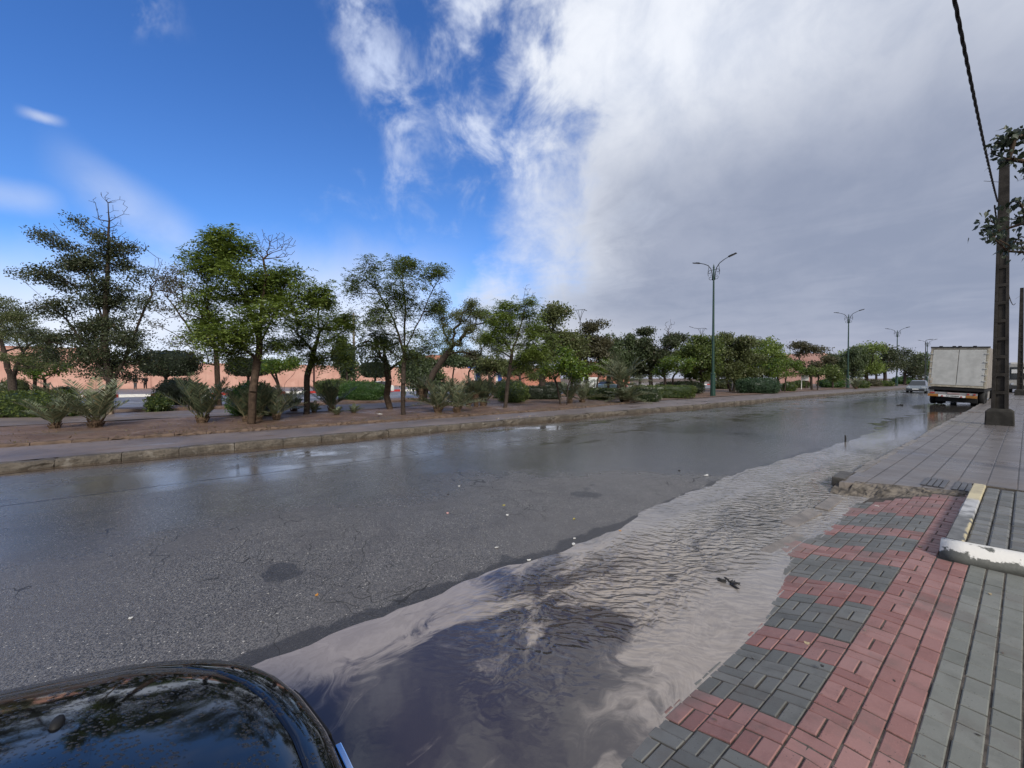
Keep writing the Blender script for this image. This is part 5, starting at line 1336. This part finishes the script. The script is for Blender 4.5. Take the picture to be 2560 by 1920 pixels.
shrub('brownish low bush right of the domed yellow-green bush', 2178, 2208, 950, 966, L_BROWN, 21, 2.4, zc=72)
shrub('pair-like low green mound left of the third green lamp', 2196, 2242, 954, 966.5, L_HEDGE, 22, 2.8)
shrub('bright rounded bush right of the third green lamp', 2246, 2292, 945, 963, L_HEDGB, 23, 2.6, zc=98)
shrub('green domed bush behind the dark hedge and thick trunk', 1304, 1348, 947, 968, L_HEDGE, 24, 2.8, zc=36)
shrub('low flower-dotted bush left of the wide box-clipped tree', 118, 172, 962, 990, L_OLIVE, 25, 2.2, zc=30, lump=.15)
shrub('scrubby bush by the left edge under the dark tree', -20, 44, 930, 985, L_OLIVE, 26, 2.2, zc=26, lump=.15)
shrub('dark scrub under the bushy tree at the end of the pink wall', 1066, 1130, 948, 972, L_TOPI, 31, 2.4, zc=44)
shrub('dark scrub between the flowering bush and the blue canopy', 1160, 1232, 944, 972, L_OLIVE, 32, 2.4, zc=42)
shrub('shaded scrub behind the dark low hedge', 1345, 1420, 945, 970, L_TOPI, 33, 2.6, zc=42)
shrub('scrub under the forked dusky tree', 1790, 1856, 946, 970, L_OLIVE, 34, 2.4, zc=54)
shrub('low scrub left of the small white notice board', 1990, 2030, 948, 966, L_HEDGE, 35, 2.4, zc=62)
def ground_cover():
    rn = NP(5); Q = []
    n = 5200; y = rn.uniform(-9, 26, n); x = np.array([ex(v) for v in y]) - rn.uniform(.15, 1.0, n)**2*4.5 - .1
    k = (np.sin(x*3 + y*1.3)*np.sin(y*.9) > .15) & (rn.uniform(0,1,n) > .3); P = np.stack([x, y, np.full(n, .04)], 1)[k]
    D = rn.normal(size=P.shape)*.6; D[:,2] = .8
    Q = leaves(P, D, rn.uniform(.04,.10,len(P)), np.full(len(P), .014), rn)
    o = link('grass', quad_mesh('grass', Q, rn.uniform(0,.84,len(Q))), leafmat('dry_grass', (.09,.075,.03), (.17,.15,.06))); tag(o, 'sparse dry grass along the muddy edge of the planted strip', 'grass', kind='stuff')
    # fallen twigs, leaves and mud crumbs on soil and walkway
    n = 3200; y = rn.uniform(-9, 34, n); x = np.array([ex(v) for v in y]) + np.where(rn.uniform(0,1,n) > .5, rn.normal(size=n)*.5 - .2, -rn.uniform(0, 4.4, n))
    P = np.stack([x, y, np.where(x > np.array([ex(v) for v in y]), .006, .085)], 1); D = rn.normal(size=P.shape); D[:,2] *= .12
    o = link('leaf_litter', quad_mesh('leaf_litter', leaves(P, D, rn.uniform(.04,.13,n), rn.uniform(.02,.05,n), rn, side=np.tile([0,0,1.0],(n,1))), rn.uniform(0,.84,n)), leafmat('litter', (.035,.022,.015), (.17,.105,.06)))
    tag(o, 'scattered brown leaf litter and mud crumbs beside the walkway', 'leaf litter', kind='stuff')
ground_cover()

# ------------------------------------------------------------------ beyond the second carriageway
def wall_far():
    root = empty('boundary_wall', (-88, 30, -.1), 0, 'long salmon pink boundary wall beyond the second road', 'wall')
    mb = MB(); y = -120; r = random.Random(1)
    segs = [(-120,-27,4.4),(-27,-14.5,6.2),(-14.5,30,4.25),(30,52,4.2),(52,75,3.8)]
    for a, b, h in segs: mb.box((0, (a+b)/2 - 30, h/2), (.4, b - a - .01, h))
    mb.build('wall_panel', PINK, root)
    mb = MB()
    for a, b, h in segs: mb.box((.0, (a+b)/2 - 30, h + .06), (.56, b - a - .02, .14))
    mb.build('coping', PINK2, root)
    mb = MB()
    for y in np.arange(-118, 74, 6.0): mb.box((.24, y - 30, 2.0), (.14, .5, 3.9))
    mb.build('pier', PINK, root)
wall_far()
def building(label, u, zc, w, d, h, m, seed, floors=3, name='building', z0=-.2, win=True, roofm=None):
    p = cam2w((u - 1280)/FPX*zc, zc, z0); root = empty(name, p, R(3), label, 'building')
    mb = MB(); mb.box((0, 0, h/2), (d, w, h)); mb.build('wall', m, root)
    mb = MB()
    for s_ in (-1,1): mb.box((s_*(d/2 - .1), 0, h + .3), (.2, w, .6)); mb.box((0, s_*(w/2 - .1), h + .3), (d - .4, .2, .6))
    mb.build('parapet', m, root)
    if win:
        n = max(2, int(w/3.2)); fh = h/floors
        for f in range(floors):
            for i in range(n):
                y = -w/2 + (i + .5)*w/n
                mb = MB(); mb.box((d/2 + .02, y, f*fh + fh*.55), (.12, 1.2, 1.35)); fr = mb.build('window', simple('window_surround', (.42,.22,.16), .7, .3) if 'window_surround' not in bpy.data.materials else bpy.data.materials['window_surround'], root)
                mb = MB(); mb.box((d/2 + .07, y, f*fh + fh*.55), (.06, .95, 1.1)); mb.build('pane', GLASS, fr)
    return root
building('flat-roofed pink house seen behind the leaning tree', 1098, 112, 9, 9, 7.6, PINK2, 1, 2, win=False)
building('low pink house behind the leaning tree trunk', 1112, 100, 9, 8, 4.6, PINK, 4, 1, win=False)
building('low pale pink building with a brown eave glimpsed between dusky trees', 1512, 130, 14, 10, 6.6, PINK2, 2, 2)
building('orange apartment block showing above the trees left of the second green lamp', 2010, 130, 12, 12, 9.2, PINK, 3, 3)
building('pinkish low house behind the thick-trunked tree', 1330, 96, 12, 8, 3.6, PINK2, 5, 1, win=False)
building('far beige house just visible left of the drooping pepper tree', 2065, 170, 14, 10, 7.2, simple('beige_render', (.42,.36,.30), .85, .2), 6, 2)
def canopy_blue():
    p = at_depth(1215, 960, 62); p.z = -.2; root = empty('petrol_pump_canopy', p, TH, 'blue filling station canopy on pillars glimpsed under the trees', 'canopy')
    bl = simple('blue_cladding', (.03,.08,.32), .5, .4, var=.15)
    for x in (-1.4, 2.1):
        mb = MB(); mb.box((x, 0, 1.7), (.9, .7, 3.4)); mb.build('pillar', bl, root, bevel=.03)
        mb = MB(); mb.box((x - .32, -.37, 2.2), (.28, .06, 2.4)); mb.build('pale_strip', WHITE, root)
    mb = MB(); mb.box((.4, 0, 3.55), (6.2, 4.5, .35)); mb.build('roof', bl, root, bevel=.03)
    mb = MB(); mb.box((-1.4, -.3, 4.0), (1.9, 1.5, .45)); mb.build('fascia_box', simple('pale_fascia', (.45,.55,.65), .5, .4), root, bevel=.03)  # box on the roof in one even pale blue
canopy_blue()
def wood_post():
    p = at_depth(885, 962, 44); p.z = -.2; root = empty('utility_pole', p, 0, 'grey wooden utility post before the pink wall left of the airy tree', 'utility pole')
    mb = MB(); mb.tube([(0,0,0),(.03,0,4),(.02,0,9.2)], [.17,.15,.11], 9); mb.build('post', simple('grey_timber', (.20,.17,.15), .85, .2, var=.4, scale=8), root, smooth=True)
    mb = MB(); mb.box((0,0,8.8), (1.3,.12,.12), Euler((0,0,R(60))).to_matrix()); mb.build('crossarm', DARK_M, root)
    for x in (-.5, .5):
        mb = MB(); mb.lathe([(.05,0),(.06,.08),(.03,.16)], (x*.5, x*.87, 8.86), 8); mb.build('insulator', LAMPGL, root)
wood_post()
def dark_post():
    p = at_depth(785, 963, 50); p.z = -.2; root = empty('post', p, 0, 'thin dark post in front of the pink wall right of the flat-topped citrus', 'post')
    mb = MB(); mb.tube([(0,0,0),(0,0,3.9)], .12, 8); mb.build('shaft', simple('dark_red_post', (.07,.03,.03), .7, .3), root)
    mb = MB(); mb.lathe([(.12,3.9),(.2,3.95),(.16,4.1),(0,4.2)], n=8); mb.build('cap', BLACK, root)
dark_post()
def notice():
    p = at_depth(2013, 972, 52); p.z = .03; root = empty('notice_board', p, TH - R(20), 'small white notice board on a white post in the planted strip', 'sign')
    mb = MB(); mb.tube([(-.42,0,0),(-.42,0,2.0)], .05, 8); mb.build('post', WHP, root)
    mb = MB(); mb.box((0,0,1.62), (.80,.04,.72)); b = mb.build('board', WHITE, root, bevel=.01)
    mb = MB(); mb.box((0,-.03,1.62), (.60,.02,.44)); mb.build('faded_print', simple('faded_print', (.35,.37,.38), .6, .3, scale=9, c2=(.55,.55,.55)), b)
notice()
def white_stakes():
    for k, (u, v0, v, lab) in enumerate(((1487, 950, 975, 'white-painted tree stake behind the low dark hedge'), (1831, 942, 978, 'white-painted thin stake between the forked stems right of the lamp'))):
        p = at(u, v, .05); h = (v - v0)/FPX*depth(p); o = MB(); o.tube([(0,0,-.05),(.01,0,h)], [.09,.06], 8); q = o.build('stake', WHP, None, p, smooth=True); tag(q, lab, 'stake')
white_stakes()

# ------------------------------------------------------------------ two people far across the road
def person(u, v, zc, rz, label, coat, trousers, lean):
    p = at_depth(u, v, zc); root = empty('person', p, rz, label, 'person', 'people standing by the pink wall')
    skin = simple('skin', (.30,.17,.11), .6, .3) if 'skin' not in bpy.data.materials else bpy.data.materials['skin']
    def sk(name, vs, es, rad, m, par, root_i=0):
        me = bpy.data.meshes.new(name); me.from_pydata(vs, es, []); o = link(name, me, m, par)
        md = o.modifiers.new('skin', 'SKIN'); md.use_smooth_shade = True
        for i, r_ in enumerate(rad): me.skin_vertices[0].data[i].radius = (r_, r_)
        me.skin_vertices[0].data[root_i].use_root = True
        o.modifiers.new('sub', 'SUBSURF').levels = 1; return o
    J = [(0,0,.95),(0,0,1.15),(0,0,1.38),(0,.01,1.50),(0,.02,1.60),(0,.03,1.70),(0,.09,1.60)]
    es = [(0,1),(1,2),(2,3),(3,4),(4,5),(4,6)]; rad = [.13,.12,.13,.055,.085,.075,.03]
    for s_ in (-1,1):
        b = len(J); J += [(s_*.09,0,.90),(s_*.10,.01,.50),(s_*.11,-.02,.08),(s_*.12,.12,.03)]; es += [(0,b),(b,b+1),(b+1,b+2),(b+2,b+3)]; rad += [.085,.06,.045,.04]
        b = len(J); J += [(s_*.19,0,1.40),(s_*.25,.01,1.13),(s_*.22,.12 + lean,.92),(s_*.21,.15 + lean,.83)]; es += [(2,b),(b,b+1),(b+1,b+2),(b+2,b+3)]; rad += [.058,.045,.034,.03]
    sk('body', J, es, rad, skin, root)
    J2 = [(0,0,.86),(0,0,1.12),(0,0,1.37),(0,.005,1.47)]; e2 = [(0,1),(1,2),(2,3)]; r2 = [.175,.155,.165,.08]
    for s_ in (-1,1):
        b = len(J2); J2 += [(s_*.20,0,1.39),(s_*.26,.01,1.13),(s_*.225,.12 + lean,.94)]; e2 += [(2,b),(b,b+1),(b+1,b+2)]; r2 += [.082,.066,.055]
    sk('jacket', J2, e2, r2, coat, root)
    J3 = [(0,0,.95)]; e3 = []; r3 = [.14]
    for s_ in (-1,1):
        b = len(J3); J3 += [(s_*.09,0,.86),(s_*.10,.01,.50),(s_*.11,-.02,.10)]; e3 += [(0,b),(b,b+1),(b+1,b+2)]; r3 += [.105,.08,.065]
    sk('trousers', J3, e3, r3, trousers, root)
    sk('hair', [(0,-.01,1.64),(0,.02,1.73),(0,.07,1.72)], [(0,1),(1,2)], [.085,.075,.04], BLACK, root)
person(338, 974, 50, TH, 'person in a dark jacket and grey trousers standing with back turned, left of the pair', simple('black_coat', (.02,.022,.024), .8, .2), simple('grey_trousers', (.07,.075,.085), .8, .2), 0)
person(363, 973, 50, TH + R(70), 'person all in black standing sideways, right of the pair', simple('black_top', (.014,.014,.016), .8, .2), simple('black_trousers', (.016,.016,.018), .8, .2), .05)

# ------------------------------------------------------------------ street tree reaching in from the right edge
def street_tree():
    base = Vector((1.25, 10.6, 0)); root = empty('street_tree', base, 0, 'street tree of dark heart-shaped leaves reaching in at the right edge before the pole', 'tree')
    rn = NP(21)
    tr = [[Vector((1.25,10.6,0)), Vector((1.22,10.65,1.6)), Vector((1.15,10.7,3.2))], [Vector((1.15,10.7,3.2)), Vector((.6,11.0,4.3)), Vector((.0,11.4,5.2))], [Vector((1.15,10.7,3.2)), Vector((1.5,11.1,5.0))], [Vector((1.15,10.7,3.2)), Vector((.5,11.0,3.7)), Vector((-.1,11.3,4.1))]]
    lob = []
    for (u, v, ru, rv, k) in ((2530,345,34,26,26),(2490,350,26,18,16),(2480,385,14,14,7),(2520,395,26,14,10),(2555,430,18,24,12),(2540,500,20,22,9),(2550,560,18,24,12),(2530,555,24,18,9),(2500,575,26,20,14),(2468,562,22,12,9),(2478,590,16,10,7),(2520,600,20,16,10),(2516,628,12,12,4),(2550,620,16,20,6),(2470,545,14,8,4)):
        c = at_depth(u, v, 6.7 + rn.uniform(-.25,.25)); s = 6.7/FPX; lob.append((tuple(c), (ru*s*.62, .22, rv*s*.9), k*.85, False))
    for c, r in (((1.1,10.8,5.0),(.8,.9,1.0)),((1.5,10.4,4.4),(.8,.8,.7)),((1.0,11.2,5.8),(.7,.8,.5))): lob.append((c, r, 55, False))
    nodes, par, w, tips = skeleton(tr, lob, rn, 1.0, .22); nodes = [p - base for p in nodes]
    wood('trunk', nodes, par, w, .11, BARK2, root, rtip=.004)
    T = np.array([nodes[i] for i, b in tips]); k = 4; n = len(T)*k; P = np.repeat(T, k, 0) + rn.normal(size=(n,3))*.065
    D = rn.normal(size=(n,3))*.55; D[:,2] -= .75; D = unit(D); S = unit(np.cross(D, rn.normal(size=(n,3)))); N = np.cross(D, S)
    L = rn.uniform(.06,.115,(n,1)); W = L*.78; Q = []
    for sg in (-1, 1):   # heart-shaped halves folded along the midrib, drip tip
        e1 = P - D*L*.06 + S*sg*W*.30 + N*L*.10; e2 = P + D*L*.36 + S*sg*W*.46 + N*L*.08; tip = P + D*L*1.05; mid = P + D*L*.55
        e3 = P + D*L*.66 + S*sg*W*.20 + N*L*.02
        Q.append(np.stack([P, e1, e2, mid], 1)); Q.append(np.stack([mid, e2, e3, tip], 1))
    Q = np.concatenate(Q); link('crown', quad_mesh('crown', Q, np.tile(rn.uniform(0,.84,n), 4)), L_HEART, root)
street_tree()

# ------------------------------------------------------------------ litter and small things
def flake(name, u, v, z, size, m, label, cat, seed, group=None, thick=.004, curl=.3):
    r = random.Random(seed); p = at(u, v, z); k = 9; mb = MB()
    pts = [(math.cos(i*2*math.pi/k)*size*r.uniform(.6,1.1), math.sin(i*2*math.pi/k)*size*r.uniform(.45,.8)) for i in range(k)]
    zz = [abs(r.gauss(0, 1))*size*curl*.4 for _ in pts]
    vs = [(x, y, h + thick) for (x, y), h in zip(pts, zz)] + [(x, y, h) for (x, y), h in zip(pts, zz)] + [(0,0,thick + size*.1), (0,0,0)]
    mb.add(vs, [(i, (i+1)%k, 2*k) for i in range(k)] + [(k+(i+1)%k, k+i, 2*k+1) for i in range(k)] + [(k+i, k+(i+1)%k, (i+1)%k, i) for i in range(k)])
    o = mb.build(name, m, None, (p.x, p.y, z + .001)); o.rotation_euler = (0, 0, r.uniform(0, 6)); return tag(o, label, cat, group)
PAPER = simple('wet_paper', (.55,.54,.51), .6, .3, var=.15); YEL = simple('yellow_leaf', (.42,.36,.07), .5, .4); ORA = simple('orange_leaf', (.50,.22,.04), .5, .4); DRK = simple('dark_wet_leaf', (.02,.018,.016), .4, .5); TANL = simple('tan_leaf', (.34,.27,.17), .6, .3); PNK = simple('pink_scrap', (.50,.28,.26), .6, .3)
for i, a in enumerate((
 ('paper_scrap',1435,1364,.030,PAPER,'white paper scrap at the edge of the water, nearest the kerbside stream','paper scrap'), ('paper_scrap',1437,1349,.022,PAPER,'small white paper scrap just beyond the largest one by the water','paper scrap'),
 ('paper_scrap',1241,1372,.022,PAPER,'crumpled white scrap on the asphalt left of the water edge','paper scrap'), ('paper_scrap',1322,1404,.024,PAPER,'white scrap touching the near shore of the muddy stream','paper scrap'),
 ('paper_scrap',1147,1217,.030,PAPER,'round white scrap alone in the middle of the road','paper scrap'), ('paper_scrap',1768,1190,.050,PAPER,'long white strip on the road beside the far stream','paper scrap'), ('paper_scrap',948,1036,.16,PAPER,'white sheet lying on the soil by the straight feathery trunk','paper scrap'),
 ('fallen_leaf',1259,1265,.030,YEL,'pale yellow leaf on the road right of the round white scrap','leaf'), ('fallen_leaf',1436,1300,.026,YEL,'bright yellow leaf near the water edge','leaf'), ('fallen_leaf',788,1493,.020,ORA,'orange leaf on the asphalt above the black car','leaf'),
 ('paper_scrap',1268,1290,.026,PAPER,'thin whitish strip below the pale yellow leaf','paper scrap'), ('plastic_scrap',1118,1285,.028,PNK,'pinkish scrap left of the pale yellow leaf','scrap'), ('paper_scrap',318,1552,.018,PAPER,'white sliver on the asphalt at the lower left','paper scrap'),
 ('fallen_leaf',1552,1330,.020,ORA,'tiny red-orange scrap at the shore of the stream','leaf'), ('fallen_leaf',2306,1370,.018,TANL,'small pale leaf on the red pavers before the white kerb','leaf'), ('fallen_leaf',2197,1267,.022,PAPER,'white chip on the red pavers near the far end of the ramp','leaf'),
 ('fallen_leaf',2064,1674,.012,DRK,'dark sliver of leaf on the grey paver joint','leaf'), ('fallen_leaf',2025,1616,.018,TANL,'thin straw on the red paver band','leaf'), ('paper_scrap',2484,1490,.014,TANL,'pale chip on the grey-green pavers under the white kerb','leaf'),
 ('soil_clod',1120,1238,.020,DRK,'dark clod on the middle of the road','clod'), ('soil_clod',1700,1178,.030,DRK,'dark clod on the road before the far stream','clod'))):
    flake(a[0], a[1], a[2], -.15 if a[1] < 2000 and a[0] != 'x' and a[2] > 1060 else (.0 if a[1] > 2000 else .1), a[3], a[4], a[5], a[6], i, curl=.9 if 'clod' in a[0] else .35)
def debris():
    p = at(1826, 1463, -.14); mb = MB(); r = random.Random(8)
    for k in range(9):
        a = r.uniform(0, 6.28); q = [(math.cos(a)*r.uniform(.0,.03), math.sin(a)*.02, r.uniform(0,.02))]
        for s in range(3): q.append((q[-1][0] + math.cos(a)*.022 + r.uniform(-.01,.01), q[-1][1] + math.sin(a)*.022 + r.uniform(-.01,.01), max(0, q[-1][2] + r.uniform(-.012,.012))))
        mb.tube(q, [.007,.010,.009,.003], 5)
    tag(mb.build('rubbish', DRK, None, p), 'clump of soaked dark leaves caught in the stream by the pavers', 'rubbish')
    p = at(2115, 1106, -.15); mb = MB(); mb.tube([(0,0,-.1),(.006,0,.10),(0,.004,.19)], [.022,.020,.018], 7); tag(mb.build('stick', DRK, None, p), 'short stick standing upright in the far kerbside water', 'stick')
    p = at(2250, 1014, -.14); mb = MB()
    for k in range(6): mb.tube([(r.uniform(-.2,.2), r.uniform(-.1,.1), 0), (r.uniform(-.2,.2), r.uniform(-.1,.1), r.uniform(.02,.10))], [.04,.02], 5)
    tag(mb.build('rubbish', DRK, None, p), 'dark soggy heap on the wet road ahead of the truck', 'rubbish')
    # crumbs of bread scattered on the walkway; pale grit and chips on the carriageway
    rn = NP(31); n = 70; c = at(1305, 1043, .01); P = np.stack([c.x + rn.normal(size=n)*.20, c.y + rn.normal(size=n)*.85, np.full(n, .008)], 1); D = rn.normal(size=P.shape); D[:,2] = abs(D[:,2])*.3
    tag(link('bread_crumbs', quad_mesh('bread_crumbs', leaves(P, D, rn.uniform(.03,.09,n), rn.uniform(.02,.06,n), rn, side=np.tile([0,0,1.0],(n,1))), rn.uniform(0,.84,n)), leafmat('bread', (.42,.30,.18), (.62,.52,.36))), 'pale bread crumbs scattered on the walkway behind the far kerb', 'crumbs', kind='stuff')
    n = 700; y = rn.uniform(-1, 9, n)**1.0; x = -2.9 - np.abs(rn.normal(size=n))*1.4 - rn.uniform(0, .5, n); P = np.stack([x, y, np.full(n, -.148)], 1); D = rn.normal(size=P.shape); D[:,2] = abs(D[:,2])*.4
    L = np.where(rn.uniform(0,1,n) > .95, rn.uniform(.010,.022,n), rn.uniform(.003,.007,n))
    tag(link('gravel', quad_mesh('gravel', leaves(P, D, L, L*.7, rn, side=np.tile([0,0,1.0],(n,1))), rn.uniform(0,.84,n)), leafmat('pale_grit', (.10,.09,.08), (.55,.52,.47))), 'pale grit and chips strewn over the asphalt near the stream', 'grit', kind='stuff')
    n = 260; y = rn.uniform(1.0, 7.0, n); x = rn.uniform(-1.0, .3, n); P = np.stack([x, y, np.array([zr(a, b) for a, b in zip(x, y)]) + .002], 1); D = rn.normal(size=P.shape); D[:,2] = abs(D[:,2])*.3
    L = np.where(rn.uniform(0,1,n) > .9, rn.uniform(.012,.028,n), rn.uniform(.004,.010,n))
    tag(link('gravel', quad_mesh('gravel', leaves(P, D, L, L*.5, rn, side=np.tile([0,0,1.0],(n,1))), rn.uniform(0,.84,n)), leafmat('dark_grit', (.02,.018,.016), (.14,.11,.09))), 'dark specks and bits of twig on the ramp pavers', 'grit', kind='stuff')
debris()
